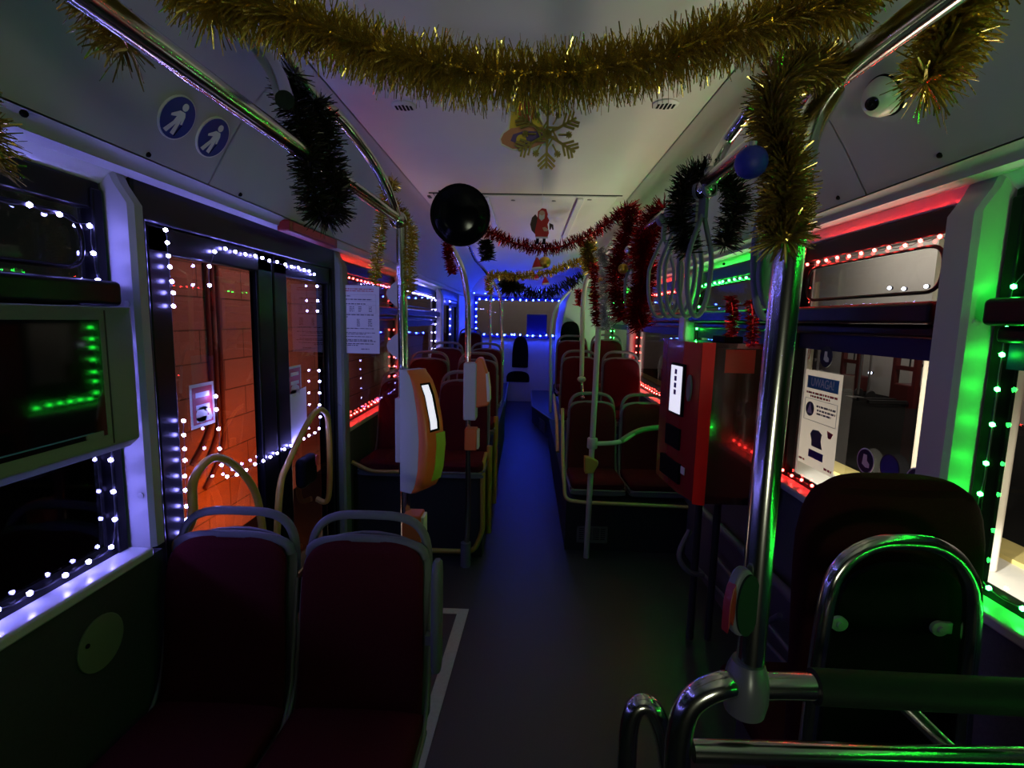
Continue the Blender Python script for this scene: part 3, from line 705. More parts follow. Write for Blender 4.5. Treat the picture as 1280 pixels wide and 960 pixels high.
# ------------------------------------------------------------------ fittings
# information screen, front left
t = thing('information_screen', 'grey housed black information screen on the left window', 'screen', (-1.05, .95, 1.3))
fr = Fr((-1.0, 1.245, 1.25), (0,-1,0), (0,0,1))     # u forward, n = +X... towards the aisle
N = V((1,0,0)); sgn = 1 if fr.n.x > 0 else -1
def fx(x): return (x + 1.0) * sgn
prof = [(.0,.0),(0,.35),(-.03,.352)]
b = MB()
ypts = [(-1.19,1.29),(-1.02,1.282),(-1.0,1.262),(-1.0,.25),(-1.19,.2)]
z_lo, z_hi = 1.275, 1.605
r1 = [[V((x,y,z)) for x, y in ypts] for z in (z_lo-.03, z_lo, z_hi, z_hi+.004)]
r1[0] = [V((min(x,-1.0)-.02*(x > -1.1), y-.01*(y > 1), z_lo-.022)) for x, y in ypts]
b.loft(r1); b.build('housing', 'monitor_grey', t, bevel=.006)
MB().bx(-1.003, -.997, .3, 1.160, 1.305, 1.578).build('display', 'black_gloss', t)
MB().bx(-1.0, -.9945, .35, 1.12, 1.316, 1.319).build('display_edge', 'sticker_sky', t); MB().bx(-1.0, -.993, 1.10, 1.145, 1.306, 1.318).build('latch', 'monitor_grey', t)
MB().bx(-1.003, -.9985, 1.178, 1.181, 1.28, 1.60).build('seam', 'ext_dark', t)

# validators
def validator_body(t, px, Y, scale, big):
    # profile in side view: bulged front towards +X / -Y
    pass
t = thing('ticket_validator', 'large orange and grey ticket validator on the near left pole', 'validator', (-.44, 1.95, 1.0))
def vring(z, w, d, yo, n=24): return [(w, d, yo, z)]
A = PY(512,612,1.93); B = PY(512,462,1.93); zb_, zt_ = A.z, B.z; hh = zt_-zb_
rot = math.radians(-118)
GREY = [(0,.050),(.06,.066),(.2,.082),(.45,.088),(.65,.080),(.85,.062),(.95,.046),(1,.030)]
ORNG = [(0,.060),(.05,.100),(.2,.122),(.4,.132),(.6,.124),(.8,.100),(.93,.072),(1,.036)]
def vpart(x0, x1, lo, hi, mname, name, parent, zlo=0, zhi=1, round_=0.0):
    b = MB(); rings = []
    for i in range(25):
        s = zlo + (zhi-zlo)*i/24; d0, d1 = lo(s), hi(s); e = round_
        rings.append([V((x, y, s*hh)) for x, y in ((x0, d0), (x1, d0), (x1, d1-e), (x1-e, d1), (x0+e, d1), (x0, d1-e))])
    b.loft(rings)
    for i, v in enumerate(b.v):
        q = V((v.x, v.y, 0)); q.rotate(Quaternion((0,0,1), rot)); b.v[i] = V((q.x, q.y, v.z)) + V((-.452, 1.955, zb_))
    return b.build(name, mname, parent, angle=50)
g_, o_ = (lambda s: lerp_tab(GREY, s)), (lambda s: lerp_tab(ORNG, s))
vpart(-.056, .056, lambda s: -.005, g_, 'validator_grey', 'grey_casing', t, round_=.002)
vpart(-.055, .055, g_, o_, 'orange', 'orange_casing', t, round_=.012)
sf = vpart(-.020, .038, lambda s: o_(s)-.004, lambda s: o_(s)+.0015, 'black', 'screen_frame', t, .52, .90)
vpart(-.004, .034, lambda s: o_(s)-.004, lambda s: o_(s)+.003, 'screen_glow', 'screen', sf, .54, .885)
vpart(-.050, .004, lambda s: o_(s)-.004, lambda s: o_(s)+.003, 'lime', 'card_pad', t, .10, .50)
MB().bx(-.515, -.485, 1.955, 2.03, zb_+.10, zb_+.36).build('pole_clamp', 'validator_grey', t, bevel=.006)
t = thing('ticket_validator', 'small orange validator seen edge on, on the far left pole', 'validator', (-.34, 3.1, 1.0))
a, b_ = PY(587,510,3.1), PY(612,447,3.1); h2 = b_.z-a.z; W = (b_.x-a.x)
prof = [(.0,0),(.62*W+.03,.02),(W,.03),(W*.98,h2*.4),(W*.86,h2*.72),(W*.62,h2),(.35*W,h2),(.25*W,h2*.92)]
MB().prism(prof, Fr((a.x+.005,3.06,a.z),(1,0,0),(0,0,1)), -.10).build('orange_casing', 'orange', t, bevel=.012)
MB().bx(a.x-.035, a.x+.045, 3.05, 3.165, a.z-.07, a.z+h2*.9).build('pole_clamp', 'validator_grey', t, bevel=.01)
MB().prism([(W+.004,.05),(W*.985+.004,h2*.4),(W*.87+.004,h2*.7),(W*.8,h2*.7),(W*.9,.05)], Fr((a.x+.005,3.054,a.z),(1,0,0),(0,0,1)), -.112).build('front_edge', 'paper_pink', t)
def button_box(label, px, py, Y, w, h, d, mname='orange'):
    p = PY(px, py, Y); t = thing('stop_button', label, 'button', p)
    MB().bx(p.x-w/2, p.x+w/2, Y-d/2, Y+d/2, p.z-h/2, p.z+h/2).build('button_housing', mname, t, bevel=.008)
    MB().bx(p.x+w/2-.004, p.x+w/2+.012, Y-d/2+.012, Y+d/2-.012, p.z-h/2+.008, p.z+h/2-.008).build('button', 'paper_pink', t, bevel=.004)
button_box('orange button box on the validator pole behind the aisle seat', 517, 658, 1.96, .075, .12, .09)
button_box('orange button box below the small far validator', 589, 548, 3.08, .075, .135, .09)
t = thing('stop_button', 'tapered orange button box low on the pole before the right seats', 'button', PY(738,590,3.27))
p = PY(738,582,3.26)
MB().prism([(-.035,-.055),(.022,-.05),(.045,.0),(.05,.025),(.0,.05),(-.04,.055)], Fr(p,(1,0,0),(0,0,1)), .07, -.06).build('button_housing', 'yellow', t, bevel=.006)
MB().prism([(.047,.0),(.052,.024),(.047,.026),(.042,.0)], Fr(p,(1,0,0),(0,0,1)), .05, -.05).build('button', 'sticker_cream', t)

# ticket machine
t = thing('ticket_machine', 'bright red ticket vending machine on the right side', 'machine', (.92, 2.4, .8))
zt_, zb_ = 1.52, .815
foot = [(.70,2.62),(.72,2.34),(.755,2.205),(.80,2.19),(1.12,2.19),(1.12,2.62)]
def slab(i, j, d, mname, nm, z0, z1, par=t, inset=0.0):
    a, b_ = V((*foot[i],0)), V((*foot[j],0)); u = (b_-a).normalized(); n = V((u.y,-u.x,0))
    return a, u, n
b = MB(); b.smooth = False
b.loft([[V((x+(.012 if k == 0 else 0)*(x < .8), y+(.015 if k == 0 else 0)*(y < 2.3), z)) for x, y in foot] for k, z in ((0, zb_-.01), (1, zb_+.03), (1, zt_-.02), (0, zt_))])
b.build('casing', 'machine_side', t, angle=15)
b = MB(); b.smooth = False
b.loft([[V(p) for p in ((.7535-.003,2.205-.003,z),(.80,2.186,z),(.80,2.20,z),(.765,2.215,z))] for z in (zb_-.012, zt_+.002)]); b.build('corner_strip', 'machine_red', t, angle=15)
fr2 = Fr((.70,2.62,zb_), (.0525,-.415,0), (0,0,1))    # aisle face
L_ = math.hypot(.0525, .415)
def on_face(a0, a1, b0, b1, mname, nm, d=.006, c=.0, par=None): return MB().rect(fr2, a0, a1, b0, b1, d*sg, c*sg).build(nm, mname, par or t, bevel=.002)
sg = 1 if fr2.n.x < 0 else -1
MB().rect(Fr((.70,2.62,zb_),(.02,-.28,0),(0,0,1)), 0, .281, 0, zt_-zb_, .006*sg).build('front_panel', 'machine_face', t)
MB().rect(Fr((.72,2.34,zb_),(.035,-.135,0),(0,0,1)), 0, .14, 0, zt_-zb_, .006*sg).build('front_panel', 'machine_face', t)
sf = on_face(.17, .31, .36, .60, 'black', 'screen_frame', .022, .008)
on_face(.18, .30, .37, .59, 'screen_glow', 'screen', .004, .030, sf)
for k in range(4): on_face(.225, .25, .455+.032*k, .478+.032*k, 'ink_screen', 'icon', .001, .034, sf)
on_face(.14, .30, .20, .30, 'black', 'payment_slot', .01, .018); on_face(.10, .32, .045, .14, 'black', 'ticket_tray', .014, .016); on_face(.32, .36, .10, .135, 'paper', 'coin_plate', .004, .016)
MB().disc(fr2, .35, .50, .022, .06, .01*sg, .012*sg).build('card_reader', 'shell', t, bevel=.003)
fr3 = Fr((.80,2.19,0), (1,0,0), (0,0,1))
MB().rect(fr3, .045, .17, 1.395, 1.495, .003).build('side_label', 'label_red', t)
MB().bx(.86, .94, 2.25, 2.4, zt_, zt_+.03).build('top_antenna', 'black', t, bevel=.004)
for x in (.86, .95): MB().tube([(x,2.42,zb_),(x,2.42,.02)], .018, 10).build('support_leg', 'shell_dark', t)
MB().tube(spline([(.80,2.35,.62),(.74,2.3,.52),(.78,2.28,.45),(.86,2.3,.42)], 6), .012, 8).build('cable_loop', 'shell', t)

# mirror
t = thing('round_mirror', 'round black convex mirror hanging under the ceiling', 'mirror', PY(575,300,2.02))
c = PY(575,269,2.02)
ax = V((.02,-1,-.12)).normalized()
MB().lathe([(.0,.016),(.06,.013),(.095,.006),(.108,-.004)], c, ax, 40).build('glass', 'mirror_black', t)
MB().lathe([(.106,-.0045),(.116,.0),(.117,-.012),(.1,-.03),(.05,-.042),(.0,-.045)], c, ax, 40).build('rim', 'black', t)
MB().tube(spline([c+V((0,.03,0)), c+V((.0,.3,.0)), PY(553,287,3.04)], 6), .01, 10).build('arm', 'black', t)

# security camera
def cove_z(x):
    prof = COVE(.635)
    for (a, za), (b_, zb) in zip(prof, prof[1:]):
        if a <= x <= b_: return za + (zb-za)*(x-a)/(b_-a)
def on_cove(px, py, sx):
    best = None
    for i in range(400):
        x = .70 + .365*i/400; p = PX(px, py, sx*x); e = abs(p.z - cove_z(x))
        if best is None or e < best[0]: best = (e, p)
    return best[1]
p = on_cove(1108, 118, 1); nrm = V((-.82,0,-.55)).normalized()
t = thing('security_camera', 'white dome security camera on the right cove panel', 'camera', p)
MB().lathe([(.052,0),(.052,.012),(.046,.03),(.034,.046),(.016,.056),(0,.058)], p, nrm, 32).build('dome', 'camera_white', t)
MB().lathe([(.058,-.01),(.058,.004),(.05,.006)], p, nrm, 32).build('base_ring', 'black', t)
dv = (V((-.75,-.42,-.5))).normalized(); q = p + nrm*.018
MB().lathe([(.017,.03),(.017,.044),(.011,.046),(0,.043)], q, dv, 20).build('lens', 'black_gloss', t)

# ceiling fittings
for k, (px, py) in enumerate(((505,132),(832,130))):
    p = PZ(px, py, CZ); t = thing('ceiling_speaker', ['round slotted ceiling speaker left of the snowflake','round slotted ceiling speaker right of the snowflake'][k], 'speaker', p, group='ceiling speakers')
    MB().lathe([(.048,0),(.048,.004),(.040,.008),(0,.008)], p, (0,0,-1), 28).build('ring', 'ceiling_white', t)
    b = MB()
    for i in range(-2, 3): b.bx(p.x+i*.014-.004, p.x+i*.014+.004, p.y-.026+abs(i)*.004, p.y+.026-abs(i)*.004, CZ-.0095, CZ-.006)
    b.build('slots', 'black', t)
t = thing('roof_hatch', 'rectangular roof hatch with two long pale bars in the ceiling', 'hatch', (.0, 4.0, CZ))
hy0, hy1 = PZ(690,243,CZ).y, 5.0
MB().bx(-.66, .58, hy0-.005, hy0, CZ-.006, CZ+.002).bx(-.66, .58, hy1, hy1+.005, CZ-.006, CZ+.002).build('edge_gap', 'ext_dark', t)
MB().bx(-.63, .55, hy0+.01, hy1-.01, CZ-.012, CZ+.0).build('panel', 'ceiling_white', t, bevel=.006)
for x in (-.30, .32): MB().bx(x-.022, x+.022, hy0+.03, hy1-.05, CZ-.028, CZ-.012).build('bar', 'header_white', t, bevel=.006)
b = MB()
for x, y in ((-.12,3.5),(.15,3.5),(.38,3.45),(-.5,3.45)): b.lathe([(.014,0),(.014,.004),(0,.005)], (x,y,CZ-.012), (0,0,-1), 12)
b.build('latch', 'vent_grey', t)
t = thing('ceiling_vent', 'small row of ceiling vent slots by the mirror', 'vent', PZ(545,243,CZ))
for k in range(3):
    p = PZ(537+7*k, 246-3*k, CZ-.002); MB().bx(p.x-.010, p.x+.010, p.y-.03, p.y+.03, CZ-.006, CZ+.001).build('slot', 'ext_dark', t)
t = thing('emergency_box', 'red box over the middle door', 'box', (-1.07, 2.6, 1.95))
a, b_ = PX(357,292,-1.085), PX(414,304,-1.085)
MB().bx(-1.11, -1.05, a.y-.03, b_.y, 1.962, 2.012).build('cover', 'red_plastic', t, bevel=.008)
MB().bx(-1.052, -1.046, a.y, b_.y-.05, 1.972, 2.004).build('flap', 'ink_red', t)
# floor marking, wall disc, vents
a, b_ = PZ(585,762,0), PZ(530,940,0)
mb = MB(); mb.loft([[V((p[0], p[1], z)) for p in ((b_.x-.05,1.5),(b_.x+.01,1.5),(a.x+.005,a.y),(a.x-.20,a.y),(a.x-.20,a.y-.05),(a.x-.055,a.y-.05))] for z in (.0005, .004)])
tag(mb.build('floor_marking', 'mark_beige'), 'beige ribbed floor strip beside the front left aisle seat', 'strip')
c = PX(125,803,-1.14)
t = thing('access_cover', 'round greenish cover on the lower left wall panel', 'cover', c)
MB().disc(Fr(c,(0,1,0),(0,0,1)), 0, 0, .075, .075, .006).build('plate', 'disc_green', t, bevel=.002)
MB().lathe([(.006,0),(.006,.003)], c+V((.006,-.045,.02)), (1,0,0), 10).build('screw', 'black', t)
def grille(label, fr, w, h):
    t = thing('vent_grille', label, 'vent', fr.o)
    MB().rect(fr, -w/2, w/2, -h/2, -h/2+.014, .006).rect(fr, -w/2, w/2, h/2-.014, h/2, .006).rect(fr, -w/2, -w/2+.016, -h/2, h/2, .006).rect(fr, w/2-.016, w/2, -h/2, h/2, .006).build('frame', 'vent_grey', t)
    for i in range(6): MB().rect(fr, -w/2+.012, w/2-.012, -h/2+.016+i*(h-.03)/6, -h/2+.022+i*(h-.03)/6, .004).build('slat', 'vent_grey', t)
    b = MB()
    for i in range(1, 4): b.rect(fr, -w/2+i*w/4-.004, -w/2+i*w/4+.004, -h/2, h/2, .004)
    b.build('bar', 'vent_grey', t)
p = PY(740,668,3.415); grille('small grey vent grille in the box under the right seats', Fr(p,(1,0,0),(0,0,1)), .215, .12)
p = V((.235,6.835,.17)); grille('vent grille in the angled step at the rear', Fr(p+V((-.012,-.006,0)),(-.26,1.08,0),(0,0,1)) if False else Fr(p+V((-.004,-.001,0)),(.26,-1.08,0),(0,0,1)), .3, .16)

# glass screen past the door and its notice
t = thing('glass_screen', 'glass draught screen past the middle door', 'screen', (-.95, 3.13, .6))
MB().bx(-1.12, -.80, 3.135, 3.141, .62, 1.93).build('pane', 'pane_clear', t)
MB().tube([(-.79,3.138,.6),(-.79,3.138,2.1)], .012, 10).build('post', 'steel', t)
for z in (1.74, 1.42): MB().prism([(-.08*math.sin(PI*i/12)*1.0, -.09+.18*i/12) for i in range(13)], Fr((-.79,3.125,z),(1,0,0),(0,0,1)), -.03).build('clamp', 'validator_grey', t)
def lines(fr, rows, mname, name, parent, d=.0006, c=.001):
    b = MB()
    for x0, x1, z, h in rows:
        x = x0
        while x < x1:
            w = min(x1-x, .006 + R()*.022); b.rect(fr, x, x+w, z-h/2, z+h/2, d, c); x += w + .003 + h*.25
    return b.build(name, mname, parent)
def sheet(name, label, fr, w, h, mname, cat):
    t = thing(name, label, cat, fr.o); MB().rect(fr, 0, w, -h, 0, .001).build('sheet', mname, t); return t
a = PY(416,356,3.12); fr = Fr(a, (1,.0,0), (0,0,1))
W, Hh = .285, .415
t = sheet('notice', 'white printed fare notice on the glass screen past the door', fr, W, Hh, 'paper', 'notice')
MB().prism([(.02,-.022),(.045,-.022),(.045,-.04),(.0325,-.05),(.02,-.04)], fr, .0006, .001).build('emblem', 'ink_red', t)
lines(fr, [(.075,.25,-.022,.006),(.075,.25,-.034,.005)], 'ink_red', 'heading', t)
rows = [(.05,.11,-.065,.005),(.05,.24,-.085,.006),(.02,.06,-.098,.004),(.08,.2,-.112,.006)]
for i in range(4): rows += [(.03,.08,-.130-.009*i,.004),(.10,.13,-.130-.009*i,.004),(.155,.175,-.130-.009*i,.004),(.22,.24,-.130-.009*i,.004)]
rows += [(.02,.25,-.178,.006),(.04,.09,-.192,.004)]
for i in range(6): rows += [(.03,.07,-.206-.008*i,.004),(.145,.165,-.206-.008*i,.004),(.215,.24,-.206-.008*i,.004)]
rows += [(.02,.16,-.262,.005),(.165,.25,-.262,.004),(.03,.26,-.288,.004),(.03,.2,-.296,.004),(.03,.24,-.312,.004),(.03,.24,-.332,.005),(.02,.26,-.340,.005),(.03,.25,-.356,.005),(.02,.15,-.366,.005),(.17,.22,-.388,.005)]
lines(fr, rows, 'ink', 'print', t)
b = MB()
for z in (-.056,-.095,-.12,-.168): b.rect(fr, .02, .265, z-.0006, z+.0006, .0005, .001)
for x in (.02, .265): b.rect(fr, x-.0006, x+.0006, -.168, -.056, .0005, .001)
b.build('table_rule', 'ink_light', t)

# stickers on the door
def door_sticker(label, px0, py0, px1, py1):
    a, c = PX(px0, py0, -1.18), PX(px1, py1, -1.18); w, h = c.y-a.y, a.z-c.z
    fr = Fr(a, (0,1,0), (0,0,1)); t = thing('sticker', label, 'sticker', c, group='red door stickers')
    MB().rect(fr, 0, w, -h, 0, .001).build('border', 'sticker_cream', t)
    MB().rect(fr, .012, w-.012, -h+.012, -.012, .001, .0005).build('panel', 'sticker_red', t)
    b = MB()
    for i in range(3): b.rect(fr, .03, w-.03, -.05-.045*i, -.032-.045*i, .001, .0012)
    b.build('lettering', 'paper_pink', t)
    b = MB().disc(fr, .06, -h*.72, .032, h*.18, .001, .0012)
    b.prism([(w*.45,-h*.5),(w*.8,-h*.62),(w*.88,-h*.82),(w*.8,-h*.9),(w*.72,-h*.72),(w*.45,-h*.58)], fr, .001, .0012); b.build('pictogram', 'sticker_cream', t)
door_sticker('red square sticker on the near door leaf', 236, 482, 269, 528)
door_sticker('red sticker on the far door leaf above white paper', 359, 459, 377, 497)
a, c = PX(353,497,-1.18), PX(384,550,-1.18); fr = Fr(a,(0,1,0),(0,0,1)); w, h = c.y-a.y, a.z-c.z
b = MB().prism([(0,.0),(w,.02),(w*1.0,-h*.8),(w*.12,-h)], fr, .002); tag(b.build('paper_sheet', 'paper'), 'blank white paper taped on the far door leaf', 'paper')
t = thing('door_sensor', 'black rounded box on the far door leaf under the lights', 'box', PX(385,610,-1.14))
a = PX(383,588,-1.14); MB().box(a, (.06,.17,.16)).build('casing', 'black', t, bevel=.04); MB().disc(Fr(a+V((.03,.06,.04)),(0,1,0),(0,0,1)), 0, 0, .02, .03, .004).build('button', 'ink_red', t)

# round blue person signs, left cove
def cove_frame(px, py, sx):
    p = on_cove(px, py, sx); e = 1e-2; x = abs(p.x); s = (cove_z(min(1.065, x+e))-cove_z(x-e))/(2*e)
    v = V((-sx*1, 0, -s)).normalized() if True else None
    v = V((-sx, 0, -s)); v.normalize()
    u = V((0,1,0)) if sx < 0 else V((0,-1,0)); f = Fr(p, u, v); return f
for k, (px, py) in enumerate(((220,146),(265,171))):
    fr = cove_frame(px, py, -1); s = 1 if fr.n.z < 0 else -1
    t = thing('round_sign', ['round blue walking person sign on left cove, nearer one','round blue walking person sign on left cove, farther one'][k], 'sign', fr.o, group='round blue person signs')
    rr = .064 if k == 0 else .066
    MB().disc(fr, 0, 0, rr, rr, .006*s, .0).build('rim', 'sticker_white', t)
    MB().disc(fr, 0, 0, rr-.004, rr-.004, .001*s, .0062*s).build('face', 'sticker_blue', t)
    b = MB(); g = lambda pts: b.prism([(x*rr/.064, y*rr/.064) for x, y in pts], fr, .001*s, .0074*s)
    b.disc(fr, .006, .036, .011, .011, .001*s, .0074*s, 20)
    g([(-.006,.022),(.014,.022),(.020,.012),(.022,-.012),(.016,-.013),(.013,.004),(.012,-.012),(-.012,-.012),(-.008,.004),(-.028,-.002),(-.030,.004)])
    g([(-.012,-.012),(.001,-.012),(-.018,-.048),(-.032,-.044)]); g([(.001,-.012),(.012,-.012),(.010,-.048),(-.004,-.046)])
    b.build('pictogram', 'sticker_white', t)
    MB().prism([(.022,-.012),(.024,-.012),(.014,-.050),(.012,-.050)], fr, .001*s, .0074*s).build('cane', 'black', t)

# notice on right window
a, c, d = PX(1008,462,1.19), PX(1055,468,1.19), PX(1049,602,1.19)
fr = Fr(a, (0,-1,0), (0,0,1)); w = a.y-c.y; h = (a.z+c.z)/2-d.z; sw = 1 if fr.n.x < 0 else -1
fr.o = V((1.19, a.y, (a.z+c.z)/2))
t = thing('notice', 'white notice with blue heading on right window', 'notice', V((1.19,a.y,d.z)))
b = MB(); b.add([fr(0,-h,.0008*sw), fr(w,-h,.0008*sw), fr(w,0,.0008*sw), fr(0,0,.0008*sw)], [(0,1,2,3)], False); b.build('sheet', 'paper_thin', t)
MB().rect(fr, w*.08, w*.92, -h*.19, -h*.06, .0005*sw, .001*sw).build('heading_band', 'sticker_sky', t)
cu = bpy.data.curves.new('heading', 'FONT'); cu.body = 'UWAGA!'; cu.align_x = 'CENTER'; cu.align_y = 'CENTER'; cu.size = h*.125; cu.extrude = .0003; cu.space_character = .95
cu.materials.append(M['sticker_white']); o_ = bpy.data.objects.new('heading_text', cu); COL.objects.link(o_); me_ = bpy.data.meshes.new_from_object(o_.evaluated_get(bpy.context.evaluated_depsgraph_get())); bpy.data.objects.remove(o_)
o = bpy.data.objects.new('heading_text', me_); COL.objects.link(o); o.parent = t
loc = fr(w/2, -h*.125, .0018*sw)
o.matrix_local = Matrix(((0,0,-1,loc.x-WL[t.name].x),(-1,0,0,loc.y-WL[t.name].y),(0,1,0,loc.z-WL[t.name].z),(0,0,0,1)))
o.scale = (.82, 1, 1)
def lines2(fr, rows, mname, name, parent): return lines(fr, rows, mname, name, parent, .0005*sw, .001*sw)
lines2(fr, [(w*.08,w*.92,-h*.235,h*.022),(w*.2,w*.75,-h*.27,h*.022)], 'ink_red', 'warning_print', t)
lines2(fr, [(w*.4,w*.9,-h*.36,h*.02),(w*.42,w*.9,-h*.40,h*.02),(w*.42,w*.8,-h*.435,h*.02)], 'ink', 'print', t)
b = MB()
for z0, z1, x0, x1 in ((-.30,-.295,.06,.94),(-.525,-.52,.06,.94)): b.rect(fr, w*x0, w*x1, h*z0, h*z1, .0005*sw, .001*sw)
for x in (.06,.93): b.rect(fr, w*x, w*(x+.012), -h*.525, -h*.295, .0005*sw, .001*sw)
b.build('frame_line', 'ink_light', t)
b = MB().disc(fr, w*.22, -h*.405, w*.12, h*.075, .0005*sw, .001*sw); b.build('pictogram', 'ink', t)
MB().prism([(w*.15,-h*.45),(w*.22,-h*.34),(w*.29,-h*.45)], fr, .0005*sw, .0016*sw).build('pictogram', 'paper_pink', t)
b = MB().prism([(w*.35,-h*.72),(w*.30,-h*.66),(w*.36,-h*.61),(w*.52,-h*.60),(w*.62,-h*.63),(w*.60,-h*.70),(w*.66,-h*.78),(w*.36,-h*.78)], fr, .0005*sw, .001*sw); b.build('hands_picture', 'ink', t)
MB().prism([(w*.74,-h*.57),(w*.9,-h*.585),(w*.85,-h*.64),(w*.78,-h*.64)], fr, .0005*sw, .001*sw).build('emblem', 'ink_red', t)
MB().rect(fr, w*.30, w*.70, -h*.90, -h*.82, .0005*sw, .001*sw).build('footer_panel', 'sticker_blue', t)
lines2(fr, [(w*.04,w*.2,-h*.955,h*.022),(w*.75,w*.95,-h*.955,h*.022)], 'ink_red', 'footer_print', t)
# foot stickers
for k, (px, py, rx, ry) in enumerate(((1033,446,10.5,18),(1082,576,14,19),(1112,585,15,17),(1146,603,14,18))):
    c = PX(px, py, 1.195); ra = abs(PX(px+rx, py, 1.195).y - c.y); ra = .045
    fr = Fr(c, (0,-1,0), (0,0,1)); t = thing('round_sticker', ['dark round sticker above the window notice','round foot sticker with white rim low on right window','plain dark blue round sticker low on right window','white rimmed sticker behind the big seat top'][k], 'sticker', c, group='round window stickers')
    rr = ra if k else .042
    MB().disc(fr, 0, 0, rr, rr, .001*sw).build('rim', 'sticker_white' if k in (1,3) else 'navy_dark', t)
    MB().disc(fr, 0, 0, rr*.9, rr*.9, .001*sw, .0006*sw).build('face', 'navy_dark' if k != 2 else 'sticker_blue', t)
    if k != 2:
        MB().prism([(x*rr, y*rr) for x, y in ((-.25,.5),(.15,.5),(.2,.05),(.5,-.15),(.5,-.45),(.1,-.5),(-.35,-.3),(-.3,.0))], fr, .0006*sw, .0014*sw).build('pictogram', 'paper_pink', t)
    else: lines2(fr, [(-.03,.03,.015,.008),(-.035,.035,0,.008),(-.025,.025,-.016,.008)], 'paper_pink', 'print', t)

# ------------------------------------------------------------------ grab straps
def make_strap(label, loc, rz, tilt=0):
    t = thing('grab_strap', label, 'strap', loc, rz, 'grey grab straps on the right rail')
    MB().tube([(0,-.022,.0),(0,.022,.0)], .024, 14).bx(-.006,.006,-.012,.012,-.075,-.018).build('clamp', 'strap_grey', t, local=True)
    a = .044; P = []
    for i in range(33):
        th = 2*PI*i/32; x = a*math.sin(th); z = -.20 + .135*math.cos(th)
        P.append((x*(1 if z < -.165 else .35 + .65*min(1, max(0, (-.065-z)/.10))), 0, z))
    MB().tube(P[:-1], .0062, 10, closed=True, flat=1.2).build('loop', 'strap_grey', t, local=True)
    return t
st = make_strap('grey grab strap of the middle cluster, nearest', (.46, 1.42, 1.955), .5)
for k, y in enumerate((1.50, 1.60, 1.70, 1.82)):
    dup(st, (.46, y, 1.955), [.5,-.2,.35,.0][k], ['second nearest grab strap of the middle cluster','third nearest grab strap of the middle cluster','fourth nearest grab strap of the middle cluster','farthest grab strap of the middle cluster'][k])
for k, y in enumerate((.93, 1.0)): dup(st, (.455, y, 1.95), 1.0-.5*k, ['grey grab strap under the blue bauble, nearer','grey grab strap under the blue bauble, farther'][k])
for k, y in enumerate((2.25, 2.42, 2.7)): dup(st, (.46, y, 1.955), .4*k, ['grab strap inside the red tinsel, nearest','grab strap inside the red tinsel, middle','grab strap inside the red tinsel, farthest'][k])
t = thing('grab_strap', 'broad oval plate strap behind the large near pole', 'strap', (.455, .87, 1.95))
c = PY(970,338,.88)
MB().disc(Fr(c,(1,.3,0),(0,0,1)), 0, 0, .036, .068, .012, -.006).build('plate', 'strap_grey', t, bevel=.004)
MB().tube([c+V((0,0,.06)), V((.452,.87,1.96))], .008, 8).build('loop', 'strap_grey', t)

# ------------------------------------------------------------------ tinsel
def tinsel(label, pts, rad, n, mname, ln=1.0, w=.0022, cat='tinsel garland', droop=.0, group='tinsel garlands', closed=False, core=True):
    S = spline(pts, 14, closed); L = [0]
    for a, b_ in zip(S, S[1:]): L.append(L[-1] + (b_-a).length)
    b = MB(); i = 0
    vs, fs = [], []
    for k in range(n):
        d = R()*L[-1]
        lo, hi = 0, len(L)-2
        while lo < hi:
            m_ = (lo+hi)//2
            if L[m_+1] < d: lo = m_+1
            else: hi = m_
        f = (d-L[lo])/max(1e-6, L[lo+1]-L[lo]); p = S[lo].lerp(S[lo+1], f); tg = (S[lo+1]-S[lo]).normalized()
        u = tg.orthogonal().normalized(); v = tg.cross(u); a = R()*2*PI
        rd = u*math.cos(a) + v*math.sin(a); rd = (rd + tg*(R()-.5)*.9).normalized()
        l = rad*ln*(.62+.5*R()); sd = (tg*(R()-.5) + rd.cross(tg)*(R()-.5) + V((R()-.5,R()-.5,R()-.5))*.4).normalized()
        sd = (sd - rd*sd.dot(rd)).normalized()*w*(.6+.7*R())
        nn = rd.cross(sd).normalized()*l*(R()-.5)*.35 + V((0,0,-droop*l*R()))
        q0, q1, q2 = p + rd*l*.06, p + rd*l*.55 + nn*.4, p + rd*l + nn
        z = len(vs); vs += [q0-sd, q0+sd, q1-sd, q1+sd, q2-sd*.6, q2+sd*.6]; fs += [(z,z+1,z+3,z+2),(z+2,z+3,z+5,z+4)]
    b.add(vs, fs, False)
    root = thing('tinsel_garland', label, cat, (sum((p for p in S), V((0,0,0)))/len(S)), 0, group)
    b.build('foil', mname, root)
    if core: MB().tube(S, .004, 6, closed=closed).build('cord', mname, root)
    return root
P = [PY(x, y, .74) for x, y in ((225,-25),(300,0),(390,32),(480,64),(580,86),(690,92),(790,78),(880,52),(960,28),(1040,5),(1075,-20))]
P = [V((-.73,.74,2.385))] + P + [V((.66,.74,2.385))]
tinsel('thick gold tinsel garland swagged right across the front ceiling', P, .045, 18000, 'gold', w=.0011, droop=.3)
tinsel('gold tinsel wrapped round the top of the large near pole', [PY(1040,88,.80), PY(1000,85,.76), PY(965,120,.74), PY(972,180,.73), PY(985,230,.72), PY(972,290,.73), PY(985,295,.72), PY(980,230,.76)], .042, 5200, 'gold_dark', w=.0012, ln=.9)
tinsel('gold tinsel hanging beyond the right rail next to the camera', [V((.885,.86,2.29)), PY(1225,-40,.86), PY(1195,30,.86), PY(1172,80,.86), PY(1155,105,.86)], .058, 4200, 'gold', w=.0017, droop=.5)
tinsel('gold tinsel end hanging behind the near left rail', [V((-.80,.80,2.36)), PY(108,-15,.80), PY(140,35,.80), PY(162,62,.80)], .044, 1500, 'gold_dark', w=.0016, droop=.6)
